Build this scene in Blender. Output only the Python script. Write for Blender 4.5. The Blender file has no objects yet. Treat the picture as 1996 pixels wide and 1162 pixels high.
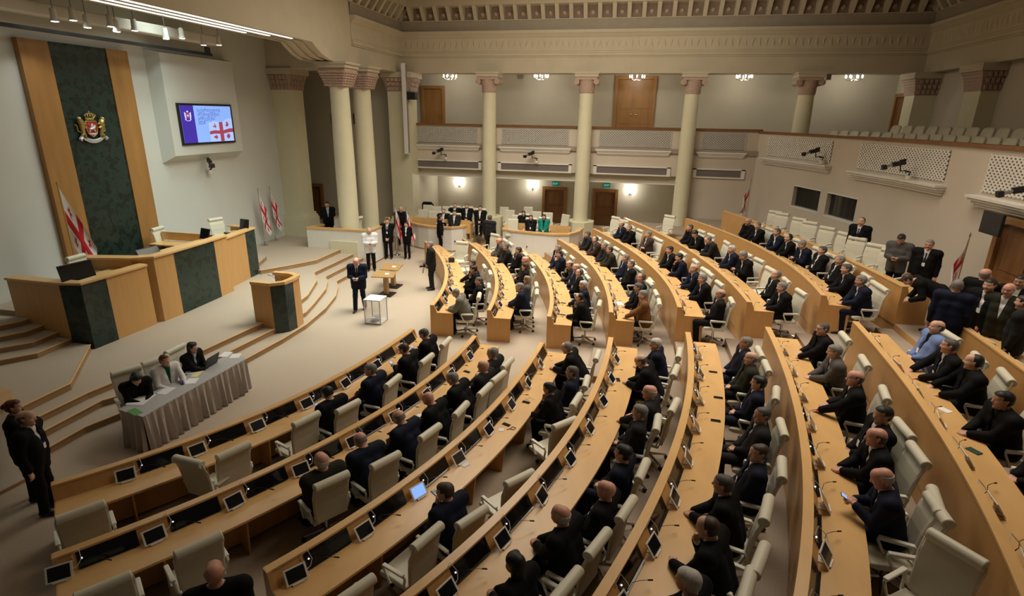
import bpy, math, random
import numpy as np
from mathutils import Matrix, Vector

random.seed(7)
D = bpy.data
SC = bpy.context.scene
COL = SC.collection

# ------------------------------------------------------------------ camera
IW, IH, F = 1996.0, 1162.0, 1089.6
YAW, PIT, ROL, HC = -.208485, -.31531, .0159328, 6.0
_f = np.array([math.sin(YAW)*math.cos(PIT), math.cos(YAW)*math.cos(PIT), math.sin(PIT)])
_r = np.array([math.cos(YAW), -math.sin(YAW), 0.0]); _u = np.cross(_r, _f)
_c, _s = math.cos(ROL), math.sin(ROL)
CR, CU = _c*_r+_s*_u, -_s*_r+_c*_u
cam = D.cameras.new('camera'); cam.sensor_width = 36.0; cam.lens = F/IW*36.0
cam.clip_start = .05; cam.clip_end = 200
camo = D.objects.new('camera', cam); COL.objects.link(camo)
m = Matrix.Identity(4)
for i in range(3):
    m[i][0] = CR[i]; m[i][1] = CU[i]; m[i][2] = -_f[i]
m[2][3] = HC
camo.matrix_world = m
SC.camera = camo

# ------------------------------------------------------------------ world, lights, exposure
w = D.worlds.new('world'); SC.world = w; w.use_nodes = True
w.node_tree.nodes['Background'].inputs[0].default_value = (1, .93, .82, 1)
w.node_tree.nodes['Background'].inputs[1].default_value = .02
SC.view_settings.view_transform = 'Standard'
try: SC.view_settings.look = 'None'
except Exception: pass
SC.view_settings.gamma = 1.0
SC.view_settings.use_curve_mapping = False
SC.view_settings.exposure = 0.0
SC.cycles.max_bounces = 5
SC.cycles.diffuse_bounces = 3
SC.cycles.glossy_bounces = 2
SC.cycles.transmission_bounces = 4
SC.cycles.transparent_max_bounces = 6
SC.cycles.caustics_reflective = False
SC.cycles.caustics_refractive = False

def area(name, loc, sx, sy, power, col=(1, .9, .76), target=None, spread=180):
    l = D.lights.new(name, 'AREA'); l.shape = 'RECTANGLE'; l.size = sx; l.size_y = sy
    l.energy = power; l.color = col; l.spread = math.radians(spread)
    o = D.objects.new(name, l); COL.objects.link(o); o.location = loc
    if target is not None:
        d = Vector(target)-Vector(loc)
        o.rotation_euler = d.to_track_quat('-Z', 'Y').to_euler()
    return o
area('unseen_ceiling_lamp', (-3.5, 19.0, 11.0), 7, 8, 760, (1, .92, .79), None, 112)  # this and the next stand in for lights of the unseen ceiling
area('unseen_ceiling_lamp', (3.4, 12.0, 11.0), 5, 8, 430, (1, .87, .70), None, 118)
area('unseen_ceiling_lamp', (-5.0, 18.5, 10.7), 6, 6, 420, (1, .93, .78), None, 180)  # wide general fill, added to lift the columns and beams
area('stage_ceiling_lamp', (-12.6, 15.5, 8.6), 1.2, 13, 330, (.84, 1, .92), (-14.9, 15.5, 1.0), 104)
area('header_strip_lamp', (-11.0, 14.0, 8.1), .5, 9, 60, (.95, 1, .95), (-9.9, 14.5, 0), 150)
area('cornice_fill_added', (-1.0, 21.5, 9.0), 9, .6, 130, (1, .90, .74), (-1.0, 27.3, 9.2), 160)  # fill added to brighten beam and cornice, no fitting hangs here

# ------------------------------------------------------------------ pixel <-> place
def ray(px, py):
    return CR*((px-998)/F) + CU*(-(py-581)/F) + _f
def onz(px, py, z):
    d = ray(px, py); t = (z-HC)/d[2]; return (d[0]*t, d[1]*t, z)
def onx(px, py, X):
    d = ray(px, py); t = X/d[0]; return (X, d[1]*t, HC+d[2]*t)
def ony(px, py, Y):
    d = ray(px, py); t = Y/d[1]; return (d[0]*t, Y, HC+d[2]*t)

# ------------------------------------------------------------------ materials
MATS = {}
def mat(name, col, rough=.5, metal=0.0, var=.06, scale=8.0, stretch=(1, 1, 1), bump=0.0, bscale=None, emit=None, estr=1.0, spec=.5, coat=0.0, veins=None, alpha=1.0, trans=0.0):
    if name in MATS: return MATS[name]
    m = D.materials.new(name); m.use_nodes = True
    nt = m.node_tree; b = nt.nodes['Principled BSDF']
    c = tuple(col)+(1,)
    b.inputs['Roughness'].default_value = rough
    b.inputs['Metallic'].default_value = metal
    b.inputs['Specular IOR Level'].default_value = spec
    b.inputs['Coat Weight'].default_value = coat
    b.inputs['Base Color'].default_value = c
    if trans: b.inputs['Transmission Weight'].default_value = trans
    if alpha < 1: b.inputs['Alpha'].default_value = alpha
    if var or bump:
        tc = nt.nodes.new('ShaderNodeTexCoord'); mp = nt.nodes.new('ShaderNodeMapping')
        mp.inputs['Scale'].default_value = stretch
        nt.links.new(tc.outputs['Object'], mp.inputs['Vector'])
        nz = nt.nodes.new('ShaderNodeTexNoise'); nz.inputs['Scale'].default_value = scale; nz.inputs['Detail'].default_value = 4
        nt.links.new(mp.outputs[0], nz.inputs['Vector'])
        if var:
            rp = nt.nodes.new('ShaderNodeValToRGB')
            rp.color_ramp.elements[0].position = .3; rp.color_ramp.elements[1].position = .7
            rp.color_ramp.elements[0].color = tuple(max(0, x*(1-var)) for x in col)+(1,)
            rp.color_ramp.elements[1].color = tuple(min(1, x*(1+var)) for x in col)+(1,)
            if veins:
                e = rp.color_ramp.elements.new(.52); e.color = tuple(veins)+(1,)
                rp.color_ramp.elements[0].position = .44; rp.color_ramp.elements[2].position = .60
            nt.links.new(nz.outputs['Fac'], rp.inputs['Fac'])
            nt.links.new(rp.outputs['Color'], b.inputs['Base Color'])
        if bump:
            nb = nz
            if bscale:
                nb = nt.nodes.new('ShaderNodeTexNoise'); nb.inputs['Scale'].default_value = bscale
                nt.links.new(tc.outputs['Object'], nb.inputs['Vector'])
            bp = nt.nodes.new('ShaderNodeBump'); bp.inputs['Strength'].default_value = bump; bp.inputs['Distance'].default_value = .01
            nt.links.new(nb.outputs['Fac'], bp.inputs['Height']); nt.links.new(bp.outputs[0], b.inputs['Normal'])
    if emit is not None:
        b.inputs['Emission Color'].default_value = tuple(emit)+(1,); b.inputs['Emission Strength'].default_value = estr
    MATS[name] = m
    return m
carpet = mat('carpet_beige', (.47, .385, .295), .95, var=.10, scale=60, bump=.3, bscale=300)
carpet_d = mat('carpet_taupe', (.38, .31, .245), .95, var=.12, scale=50, bump=.3, bscale=300)
wood = mat('beech_veneer', (.60, .33, .12), .34, var=.045, scale=7, stretch=(1.5, 1.5, .12), spec=.4)
woodtop = mat('beech_worktop', (.72, .44, .18), .28, var=.07, scale=4, stretch=(1, .35, 1), spec=.5)
wooddk = mat('oak_panel', (.40, .20, .06), .38, var=.14, scale=3, stretch=(1.2, 1.2, .2))
woodrail = mat('walnut_rail', (.22, .095, .035), .4, var=.15, scale=6)
doorwood = mat('brown_door_wood', (.21, .092, .03), .4, var=.2, scale=5, stretch=(1, 1, .2))
riser = mat('step_riser_wood', (.36, .22, .11), .45, var=.15, scale=5, stretch=(.3, .3, 2))
marble = mat('green_marble', (.013, .028, .023), .25, var=.25, scale=5.5, veins=(.020, .043, .035), spec=.5)
wallw = mat('stage_wall_paint', (.71, .72, .67), .85, var=.015, scale=1.2)
wallb = mat('back_wall_paint', (.63, .58, .46), .85, var=.03, scale=1.0)
wallg = mat('gallery_wall_paint', (.66, .58, .48), .85, var=.02, scale=1.0)
white = mat('white_paint', (.80, .77, .70), .7, var=.02, scale=3)
stone = mat('beam_plaster', (.56, .49, .36), .85, var=.04, scale=1.5)
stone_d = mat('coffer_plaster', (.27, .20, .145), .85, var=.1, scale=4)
stone_g = mat('cove_grey_plaster', (.36, .31, .24), .85, var=.05, scale=3)
cream = mat('column_cream', (.74, .70, .50), .55, var=.03, scale=2)
pink = mat('capital_pink_stone', (.50, .36, .285), .8, var=.12, scale=14, bump=.4, bscale=40)
grille = mat('vent_grille', (.27, .235, .22), .6, var=.15, scale=90, stretch=(1, 1, 4))
leather = mat('cream_leather', (.70, .67, .54), .42, var=.03, scale=5, bump=.12, bscale=60, spec=.45)
leather_w = mat('white_arm_plastic', (.76, .74, .65), .4, var=.01)
chrome = mat('chrome', (.62, .62, .62), .18, 1.0, var=0)
steel = mat('steel_grey', (.42, .42, .42), .3, .8, var=0)
black = mat('black_plastic', (.012, .012, .013), .4, var=.1, scale=20)
glossblk = mat('black_glass', (.008, .008, .009), .08, var=0, spec=.6)
screenoff = mat('tablet_glass_off', (.012, .013, .015), .12, var=0, spec=.6)
screenblue = mat('tablet_glass_on', (.2, .4, .8), .2, var=0, emit=(.25, .45, 1), estr=.9)
tabwhite = mat('tablet_white', (.82, .80, .77), .3, var=.01)
red = mat('flag_red', (.62, .02, .025), .75, var=.05, scale=12)
fwhite = mat('flag_white', (.80, .79, .80), .75, var=.03, scale=12)
gold = mat('gold_leaf', (.52, .40, .14), .35, .7, var=.15, scale=40)
shieldred = mat('shield_red', (.5, .02, .015), .4, var=.1, scale=30)
silver = mat('silver_relief', (.62, .62, .63), .4, .3, var=.1, scale=40)
paper = mat('paper_white', (.84, .84, .85), .8, var=.01)
ypaper = mat('paper_yellow', (.80, .76, .38), .8, var=.02)
green = mat('green_folder', (.10, .34, .09), .6, var=.05)
cloth = mat('grey_satin_cloth', (.40, .36, .335), .55, var=.05, scale=10, bump=.15, bscale=120)
clothtop = mat('grey_satin_top', (.47, .46, .45), .45, var=.03, scale=10)
glass = mat('window_dark_glass', (.02, .025, .025), .07, var=0, spec=.7)
lampglow = mat('lamp_glow', (1, 1, 1), .5, var=0, emit=(1, .97, .9), estr=14)
stripglow = mat('strip_glow', (1, 1, 1), .5, var=0, emit=(.93, 1, .96), estr=2.6)
candle = mat('candle_glow', (1, 1, 1), .5, var=0, emit=(1, .93, .8), estr=22)
exitg = mat('exit_green', (.01, .08, .06), .4, var=0, emit=(.0, .12, .09), estr=.6)
exitw = mat('exit_letter', (.2, .7, .55), .5, var=0, emit=(.2, .75, .6), estr=.8)
acryl = mat('clear_acrylic', (.9, .92, .92), .06, var=0, alpha=.16)
skins = [mat('skin_light', (.64, .385, .28), .5, var=.05, scale=18), mat('skin_tan', (.53, .30, .21), .5, var=.06, scale=18), mat('skin_pink', (.66, .335, .25), .48, var=.06, scale=18)]
lips = mat('lip_skin', (.36, .12, .10), .45, var=0)
eyem = mat('eye_dark', (.03, .022, .018), .2, var=0)
HAIR = {'black': mat('hair_black', (.010, .009, .009), .55, var=.3, scale=60), 'brown': mat('hair_brown', (.055, .032, .02), .55, var=.3, scale=60),
        'grey': mat('hair_grey', (.20, .19, .18), .65, var=.3, scale=60), 'dgrey': mat('hair_dark_grey', (.075, .07, .066), .6, var=.3, scale=60),
        'white': mat('hair_white', (.52, .50, .47), .65, var=.15, scale=60), 'red': mat('hair_auburn', (.11, .028, .014), .55, var=.3, scale=60), 'fair': mat('hair_fair', (.30, .21, .12), .6, var=.25, scale=60)}
CL = {'black': mat('suit_black', (.0065, .0065, .0075), .75, var=.15, scale=30, spec=.12), 'navy': mat('suit_navy', (.009, .012, .028), .7, var=.12, scale=30, spec=.12),
      'char': mat('suit_charcoal', (.020, .020, .022), .8, var=.15, scale=30, spec=.12), 'grey': mat('suit_grey', (.095, .09, .088), .8, var=.12, scale=40, spec=.12),
      'lgrey': mat('jacket_stone_grey', (.17, .16, .135), .85, var=.1, scale=40, spec=.12), 'brown': mat('jacket_brown', (.17, .075, .028), .8, var=.12, scale=40, spec=.12),
      'dbrown': mat('jacket_dark_brown', (.05, .034, .03), .8, var=.12, scale=40, spec=.12), 'olive': mat('jacket_olive', (.03, .03, .02), .85, var=.15, scale=40, spec=.12),
      'blue': mat('jacket_light_blue', (.17, .25, .50), .8, var=.06, scale=40, spec=.12), 'white': mat('shirt_white', (.78, .77, .78), .7, var=.03, scale=20, spec=.12),
      'lblue': mat('shirt_pale_blue', (.50, .56, .68), .75, var=.03, scale=20, spec=.12), 'teal': mat('top_teal', (.01, .22, .17), .7, var=.1, scale=20, spec=.12),
      'green': mat('top_green', (.005, .10, .055), .7, var=.1, scale=20, spec=.12)}
tiem = mat('tie_dark', (.012, .013, .03), .5, var=.1, scale=40)
shoem = mat('shoe_leather', (.008, .007, .007), .35, var=.1)
lanyard = mat('lanyard_cord', (.02, .03, .06), .6, var=0)

# ------------------------------------------------------------------ mesh builder
class MB:
    def __init__(s): s.v = []; s.f = []; s.mi = []; s.sm = []
    def add(s, vs, fs, mi=0, sm=False):
        o = len(s.v); s.v.extend([tuple(map(float, p)) for p in vs])
        for f in fs: s.f.append(tuple(o+i for i in f)); s.mi.append(mi); s.sm.append(sm)
        return s
    def box(s, c, d, rz=0.0, mi=0, M=None):
        hx, hy, hz = d[0]/2, d[1]/2, d[2]/2
        ps = [Vector((x, y, z)) for z in (-hz, hz) for y in (-hy, hy) for x in (-hx, hx)]
        R = M if M is not None else Matrix.Rotation(rz, 3, 'Z')
        ps = [R @ p + Vector(c) for p in ps]
        return s.add(ps, [(0, 2, 3, 1), (4, 5, 7, 6), (0, 1, 5, 4), (2, 6, 7, 3), (0, 4, 6, 2), (1, 3, 7, 5)], mi)
    def prism(s, poly, z0, z1, mi_side=0, mi_top=None):
        n = len(poly); mt = mi_side if mi_top is None else mi_top
        a = sum(poly[i][0]*poly[(i+1) % n][1]-poly[(i+1) % n][0]*poly[i][1] for i in range(n))
        if a < 0: poly = poly[::-1]
        vs = [(p[0], p[1], z0) for p in poly]+[(p[0], p[1], z1) for p in poly]
        s.add(vs, [tuple(range(n-1, -1, -1))], mi_side)
        o = len(s.v)-2*n
        for i in range(n):
            j = (i+1) % n; s.f.append((o+i, o+j, o+n+j, o+n+i)); s.mi.append(mi_side); s.sm.append(False)
        s.f.append(tuple(o+n+i for i in range(n))); s.mi.append(mt); s.sm.append(False)
        return s
    def cyl(s, p0, p1, r0, r1=None, n=12, mi=0, cap=True, sm=True):
        r1 = r0 if r1 is None else r1
        p0, p1 = Vector(p0), Vector(p1); d = (p1-p0).normalized()
        a = d.orthogonal().normalized(); b = d.cross(a)
        vs = []
        for p, r in ((p0, r0), (p1, r1)):
            for i in range(n):
                t = 2*math.pi*i/n; vs.append(p+(a*math.cos(t)+b*math.sin(t))*r)
        s.add(vs, [(i, (i+1) % n, n+(i+1) % n, n+i) for i in range(n)], mi, sm)
        if cap:
            o = len(s.v)-2*n
            s.f.append(tuple(o+i for i in range(n-1, -1, -1))); s.mi.append(mi); s.sm.append(False)
            s.f.append(tuple(o+n+i for i in range(n))); s.mi.append(mi); s.sm.append(False)
        return s
    def tube(s, pts, r, n=6, mi=0):
        pts = [Vector(p) for p in pts]; rings = []
        ref = None
        for i, p in enumerate(pts):
            d = (pts[min(i+1, len(pts)-1)]-pts[max(i-1, 0)]).normalized()
            if ref is None: ref = d.orthogonal().normalized()
            a = (ref-d*ref.dot(d)).normalized(); ref = a; b = d.cross(a)
            rr = r[i] if isinstance(r, (list, tuple)) else r
            rings.append([p+(a*math.cos(2*math.pi*k/n)+b*math.sin(2*math.pi*k/n))*rr for k in range(n)])
        vs = [q for R in rings for q in R]; m_ = len(pts)
        fs = [(i*n+k, i*n+(k+1) % n, (i+1)*n+(k+1) % n, (i+1)*n+k) for i in range(m_-1) for k in range(n)]
        fs += [tuple(range(n-1, -1, -1)), tuple((m_-1)*n+k for k in range(n))]
        return s.add(vs, fs, mi, True)
    def lathe(s, prof, c=(0, 0, 0), n=24, mi=0, sx=1, sy=1):
        vs = []
        for r, z in prof:
            for k in range(n):
                t = 2*math.pi*k/n; vs.append((c[0]+r*math.cos(t)*sx, c[1]+r*math.sin(t)*sy, c[2]+z))
        m_ = len(prof)
        fs = [(i*n+k, i*n+(k+1) % n, (i+1)*n+(k+1) % n, (i+1)*n+k) for i in range(m_-1) for k in range(n)]
        fs += [tuple(range(n-1, -1, -1)), tuple((m_-1)*n+k for k in range(n))]
        return s.add(vs, fs, mi, True)
    def sweep(s, path, prof, mi=0, closed=False, cap=True, sm=False):
        """path: [(x,y)], prof: closed [(offset along left normal n, z)]; n given per path point"""
        n = len(prof); m_ = len(path); vs = []
        for (p, nn) in path:
            for d, z in prof: vs.append((p[0]+nn[0]*d, p[1]+nn[1]*d, z))
        fs = [(i*n+k, i*n+(k+1) % n, (i+1)*n+(k+1) % n, (i+1)*n+k) for i in range(m_-1) for k in range(n)]
        if cap: fs += [tuple(range(n-1, -1, -1)), tuple((m_-1)*n+k for k in range(n))]
        return s.add(vs, fs, mi, sm)
    def ball(s, c, r, mi=0, n=10, sc=(1, 1, 1)):
        prof = [(max(1e-4, math.sin(math.pi*i/(n//2+2)))*1, -math.cos(math.pi*i/(n//2+2))) for i in range(n//2+3)]
        vs = []
        for rr, z in prof:
            for k in range(n):
                t = 2*math.pi*k/n; vs.append((c[0]+rr*r*math.cos(t)*sc[0], c[1]+rr*r*math.sin(t)*sc[1], c[2]+z*r*sc[2]))
        m_ = len(prof)
        return s.add(vs, [(i*n+k, i*n+(k+1) % n, (i+1)*n+(k+1) % n, (i+1)*n+k) for i in range(m_-1) for k in range(n)], mi, True)
    def grid(s, P, mi=None, sm=True):
        nu, nv = len(P), len(P[0]); vs = [q for R in P for q in R]
        o = len(s.v); s.v.extend([tuple(map(float, q)) for q in vs])
        for i in range(nu-1):
            for j in range(nv-1):
                s.f.append((o+i*nv+j, o+i*nv+j+1, o+(i+1)*nv+j+1, o+(i+1)*nv+j)); s.mi.append(mi(i, j) if callable(mi) else (mi or 0)); s.sm.append(sm)
        return s
    def mesh(s, name, mats, fix=True):
        me = D.meshes.new(name); me.from_pydata(s.v, [], s.f)
        for m_ in (mats if isinstance(mats, (list, tuple)) else [mats]): me.materials.append(m_)
        me.polygons.foreach_set('material_index', s.mi); me.polygons.foreach_set('use_smooth', s.sm)
        me.validate(); me.update()
        if fix:
            import bmesh
            b = bmesh.new(); b.from_mesh(me); bmesh.ops.recalc_face_normals(b, faces=b.faces); b.to_mesh(me); b.free()
        if any(s.sm): me.set_sharp_from_angle(angle=math.radians(40))
        return me
    def build(s, name, mats, parent=None, loc=(0, 0, 0), rz=0.0):
        o = D.objects.new(name, s.mesh(name, mats)); COL.objects.link(o)
        o.location = loc; o.rotation_euler = (0, 0, rz)
        if parent is not None: o.parent = parent
        return o
def tag(o, label, cat, group=None):
    o['label'] = label; o['category'] = cat
    if group: o['group'] = group
    return o
def thing(name, label, cat, loc=(0, 0, 0), rz=0.0, group=None):
    o = D.objects.new(name, None); COL.objects.link(o); o.location = loc; o.rotation_euler = (0, 0, rz); o.empty_display_size = .1
    return tag(o, label, cat, group)
def struct(o):
    o['kind'] = 'structure'; return o
def put(name, me, parent=None, loc=(0, 0, 0), rz=0.0):
    o = D.objects.new(name, me); COL.objects.link(o); o.location = loc; o.rotation_euler = (0, 0, rz)
    if parent is not None: o.parent = parent
    return o
def copy_tree(o, parent=None):
    c = o.copy(); COL.objects.link(c)
    if parent is not None: c.parent = parent
    for ch in o.children: copy_tree(ch, c)
    return c
def bevel(o, w=.01, seg=2):
    b = o.modifiers.new('edge_round', 'BEVEL'); b.width = w; b.segments = seg; b.limit_method = 'ANGLE'; b.angle_limit = math.radians(40)
    return o
ORD = ['', 'first', 'second', 'third', 'fourth', 'fifth', 'sixth', 'seventh', 'eighth', 'ninth', 'tenth', 'eleventh', 'twelfth', 'thirteenth', 'fourteenth', 'fifteenth', 'sixteenth', 'seventeenth', 'eighteenth', 'nineteenth', 'twentieth']
# ------------------------------------------------------------------ desk row curves (plan lines of the rails)
NEAR = {1: [(101, 939.2), (180.3, 915.1), (260.5, 887), (368.7, 860), (440, 825.5), (540.3, 784.4), (640.5, 736.3), (720.7, 694.2), (800.9, 641)],
        2: [(110, 1080.5), (200.3, 1039.4), (320.6, 992), (480, 933), (590.3, 882), (620.5, 863), (720.7, 806.4), (840, 730.3), (860.2, 717.2), (920.3, 653.6)],
        3: [(513.1, 1106.6), (580.3, 1066.5), (680.5, 1008.3), (780.8, 942.2), (865, 876), (940.4, 800.4), (1000.5, 743.3), (1030.6, 702.2), (1052.6, 667.1)],
        4: [(780, 1160.6), (880.3, 1081.4), (980.5, 987.1), (1040.7, 931), (1074.7, 873), (1120.8, 816.4), (1160.9, 752.3), (1176.9, 704.2), (1185, 657)],
        5: [(1158, 1162), (1220.2, 1053.3), (1284.4, 929), (1306.4, 878.2), (1326.5, 820.1), (1335.5, 780), (1342, 740), (1341.5, 700.2), (1335.5, 647)],
        6: [(1548.9, 1162), (1564.4, 965.3), (1564.4, 887.8), (1556.5, 823), (1545, 773.6), (1520, 710.3), (1493.5, 637.1)],
        7: [(1664.5, 626.1), (1720.6, 698.3), (1778, 765), (1818.8, 823), (1856.7, 884.3), (1914.8, 993), (1940.9, 1045.3), (1987, 1149.6)],
        8: [(1861.7, 624.1), (1921.9, 672.3), (1996, 720.5)]}
FAR = {1: [(838.1, 594.4), (856.1, 570.3), (865.2, 552.3), (867.6, 534.2), (864.2, 516.2), (828, 471)],
       2: [(949.4, 604.4), (962.4, 570.3), (965.4, 546.3), (960.4, 524.2), (946.4, 502.2), (924.3, 482.1), (902.3, 466.1)],
       3: [(1065.7, 616.4), (1072.7, 584.4), (1069.7, 560.3), (1056.6, 528.2), (1034.6, 504.2), (1016.5, 486.1)],
       4: [(1188.2, 608.4), (1184.2, 578.3), (1168.2, 540.3), (1140.1, 502.2), (1100, 474.1), (1087.7, 466.1)],
       5: [(1320.5, 598.4), (1310.5, 572.3), (1290.5, 540.3), (1260.4, 510.2), (1200.3, 470.1), (1156.1, 446)],
       6: [(1456.9, 588.4), (1420.8, 548.3), (1380.7, 514.2), (1320.6, 474.1), (1252.4, 440), (1217.2, 425)],
       7: [(1602.8, 575.5), (1500.5, 496.3), (1400.3, 444.1), (1332.1, 425.7)],
       8: [(1410.3, 411.1), (1500.5, 442), (1600.8, 484), (1700, 528), (1760.4, 558.3)]}
RAILH, DESKH, DEPTH = .915, .70, .61
def zf(i): return max(0, i-3)*.30
class Row:
    def __init__(s, pts, i, wing):
        s.i, s.wing, s.z = i, wing, zf(i)
        q = np.array([onz(p[0], p[1], s.z+RAILH)[:2] for p in pts])
        t = (q[:, 1]-13.0) if wing == 'far' else (13.0-q[:, 1])
        deg = 3 if len(t) > 4 else 2
        A = np.stack([t**k for k in range(deg+1)], 1)
        # gentle prior: flat at the aisle
        Wt = np.vstack([A, np.eye(deg+1)[1]*.6]); y = np.concatenate([q[:, 0], [0.0]])
        s.co = np.linalg.lstsq(Wt, y, rcond=None)[0]
        s.t0, s.t1 = float(t.min()), float(t.max())
        s.sg = 1 if wing == 'far' else -1
    def X(s, t): return float(sum(c*t**k for k, c in enumerate(s.co)))
    def P(s, t): return (s.X(t), 13.0+s.sg*t)
    def nrm(s, t):
        dx = float(sum(k*c*t**(k-1) for k, c in enumerate(s.co) if k)); L = math.hypot(dx, 1)
        # tangent (dx, sg); normal to the seat side (+x)
        return (1/L, -dx*s.sg/L)
    def dense(s, t0, t1, step=.25):
        n = max(2, int(abs(t1-t0)/step)+1); tt = np.linspace(t0, t1, n)
        return [(s.P(t), s.nrm(t)) for t in tt]
    def off(s, t, d):
        p, n = s.P(t), s.nrm(t); return (p[0]+n[0]*d, p[1]+n[1]*d)
    def nearest(s, x, y):
        best = min(np.linspace(s.t0-1.5, s.t1+3, 200), key=lambda t: (s.P(t)[0]-x)**2+(s.P(t)[1]-y)**2)
        p, n = s.P(best), s.nrm(best); return float(best), (x-p[0])*n[0]+(y-p[1])*n[1]
    def face(s, t):
        n = s.nrm(t); return math.atan2(-n[1], -n[0])
ROWS = {('near', i): Row(NEAR[i], i, 'near') for i in NEAR}
ROWS.update({('far', i): Row(FAR[i], i, 'far') for i in FAR})
EXT_NEAR = {4: 10.0, 5: 10.2, 6: 10.2, 7: 9.8, 8: 7.2}
for i, e in EXT_NEAR.items(): ROWS[('near', i)].t1 = e

# ------------------------------------------------------------------ floors
MB().box((-2, 15, -.1), (30, 34, .2)).build('floor', carpet)
struct(D.objects['floor'])
for i in range(4, 9):
    pn = ROWS[('near', i)]; pf = ROWS[('far', i)]
    tn = min(pn.t1, {4: 9.5, 5: 9.5, 6: 9.5, 7: 9.3, 8: 4.5}[i])
    poly = []
    e = pn.P(tn); dn = (pn.P(tn)[0]-pn.P(tn-.3)[0])/.3
    dn = max(dn, -.5)
    poly.append((e[0]+dn*3.0, e[1]-3.0))
    poly += [pn.P(t) for t in np.linspace(tn, pn.t0, 14)]
    poly += [pf.P(t) for t in np.linspace(pf.t0, pf.t1, 14)]
    e = pf.P(pf.t1); df = (pf.P(pf.t1)[0]-pf.P(pf.t1-.4)[0])/.4
    if e[1] < 27.5: poly.append((e[0]+df*(27.55-e[1]), 27.55))
    poly += [(11.4, 27.55), (11.4, poly[0][1])]
    poly = [(x+.02, y) for x, y in poly]
    struct(MB().prism(poly, zf(i)-.31, zf(i), 0, 1).build('floor_tier', [wood, carpet_d]))
# half steps in the middle aisle
for i in range(4, 9):
    x = ROWS[('far', i)].P(ROWS[('far', i)].t0)[0]
    b = MB()
    b.box((x-.17, 13.05, zf(i)-.225), (.36, 1.75, .15)).box((x-.17, 13.05, zf(i)-.146), (.36, 1.75, .012), mi=1)
    struct(b.build('trim_aisle_step', [riser, carpet_d]))

# ------------------------------------------------------------------ stage steps
S1 = [(-10.02, 5.9), (-10.02, 6.96), (-10.02, 7.58), (-9.75, 8.4), (-9.41, 9.2), (-9.23, 10.1), (-9.10, 11.15), (-9.0, 12.47), (-8.99, 13.61), (-9.2, 15.05), (-9.55, 16.33), (-10.0, 17.3), (-10.36, 17.84), (-10.36, 20.75)]
S2 = [(-10.37, 5.9), (-10.37, 7.1), (-10.37, 8.3), (-10.05, 8.8), (-9.72, 9.3), (-9.56, 11.04), (-9.40, 12.77), (-9.34, 14.2), (-9.56, 15.04), (-10.0, 16.5), (-10.45, 17.4), (-10.76, 17.8), (-10.76, 20.8)]
S3 = [(-10.68, 5.9), (-10.68, 7.28), (-10.66, 8.27), (-10.5, 9.1), (-10.1, 9.9), (-9.95, 10.79), (-9.75, 12.77), (-9.75, 14.2), (-9.93, 15.28), (-10.55, 16.9), (-11.16, 17.74), (-11.16, 20.8)]
for S, z in ((S1, .15), (S2, .30), (S3, .45)):
    poly = S+[(-15.6, S[-1][1]), (-15.6, S[0][1])]
    struct(MB().prism(poly, z-.152, z, 0, 1).build('stage_step', [riser, carpet]))
    struct(MB().tube([(p[0]+.005, p[1], z-.012) for p in S], .016, 6).build('trim_step_nosing', woodtop))
# upper stage level, far side and near side
FA = [(-12.81, 17.01), (-12.28, 17.83), (-11.72, 18.87), (-11.72, 20.8), (-15.6, 20.8), (-15.6, 17.01)]
struct(MB().prism(FA+[], .448, .60, 0, 1).build('stage_landing', [riser, carpet]))
struct(MB().prism([(-15.6, 20.75), (-13.2, 20.75), (-13.2, 24.5), (-15.6, 24.5)], .0, .602, 0, 1).build('stage_landing', [riser, carpet]))
NA = [(-11.04, 5.9), (-11.04, 7.35), (-11.07, 8.29), (-12.50, 10.04), (-15.6, 10.04), (-15.6, 5.9)]
struct(MB().prism(NA, .448, .60, 0, 1).build('stage_landing', [riser, carpet]))
struct(MB().tube([(-11.04, 5.9, .595), (-11.04, 7.35, .595), (-11.07, 8.29, .595), (-12.5, 10.04, .595)], .018, 6).build('trim_step_nosing', woodtop))
struct(MB().tube([(p[0], p[1], .595) for p in FA[:4]], .016, 6).build('trim_step_nosing', woodtop))
# dais: five risers up to the presiding level
ZD = 1.25
px_steps = [[(0, 701.5), (72, 688), (137, 660)], [(0, 678), (62, 667), (113, 646.6)], [(0, 656), (50, 646), (89, 631.5)], [(0, 634.5), (41, 625.5), (65, 618)]]
for k, st in enumerate(px_steps):
    z = .60+.13*(k+1)
    q = [onz(x, y, z)[:2] for x, y in st]
    d0 = (q[0][0]-q[1][0], q[0][1]-q[1][1]); L = math.hypot(*d0)
    q0 = (q[0][0]+d0[0]/L*2.2, q[0][1]+d0[1]/L*2.2)
    poly = [q0]+q+[(-15.6, q[-1][1]), (-15.6, q0[1])]
    struct(MB().prism(poly, z-.132, z, 0, 1).build('dais_step', [riser, carpet]))
    struct(MB().tube([(p[0], p[1], z-.01) for p in [q0]+q], .014, 6).build('trim_step_nosing', woodtop))
struct(MB().prism([(-12.7, 10.1), (-12.62, 11.8), (-12.55, 15.2), (-13.1, 15.6), (-13.2, 17.0), (-15.6, 17.0), (-15.6, 10.1)], .44, ZD, 0, 1).build('dais_floor', [riser, carpet]))
struct(MB().prism([(-13.0, 17.0), (-13.5, 18.35), (-14.5, 18.6), (-14.5, 17.0)], .59, .75, 0, 1).build('dais_side_step', [riser, carpet]))

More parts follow.
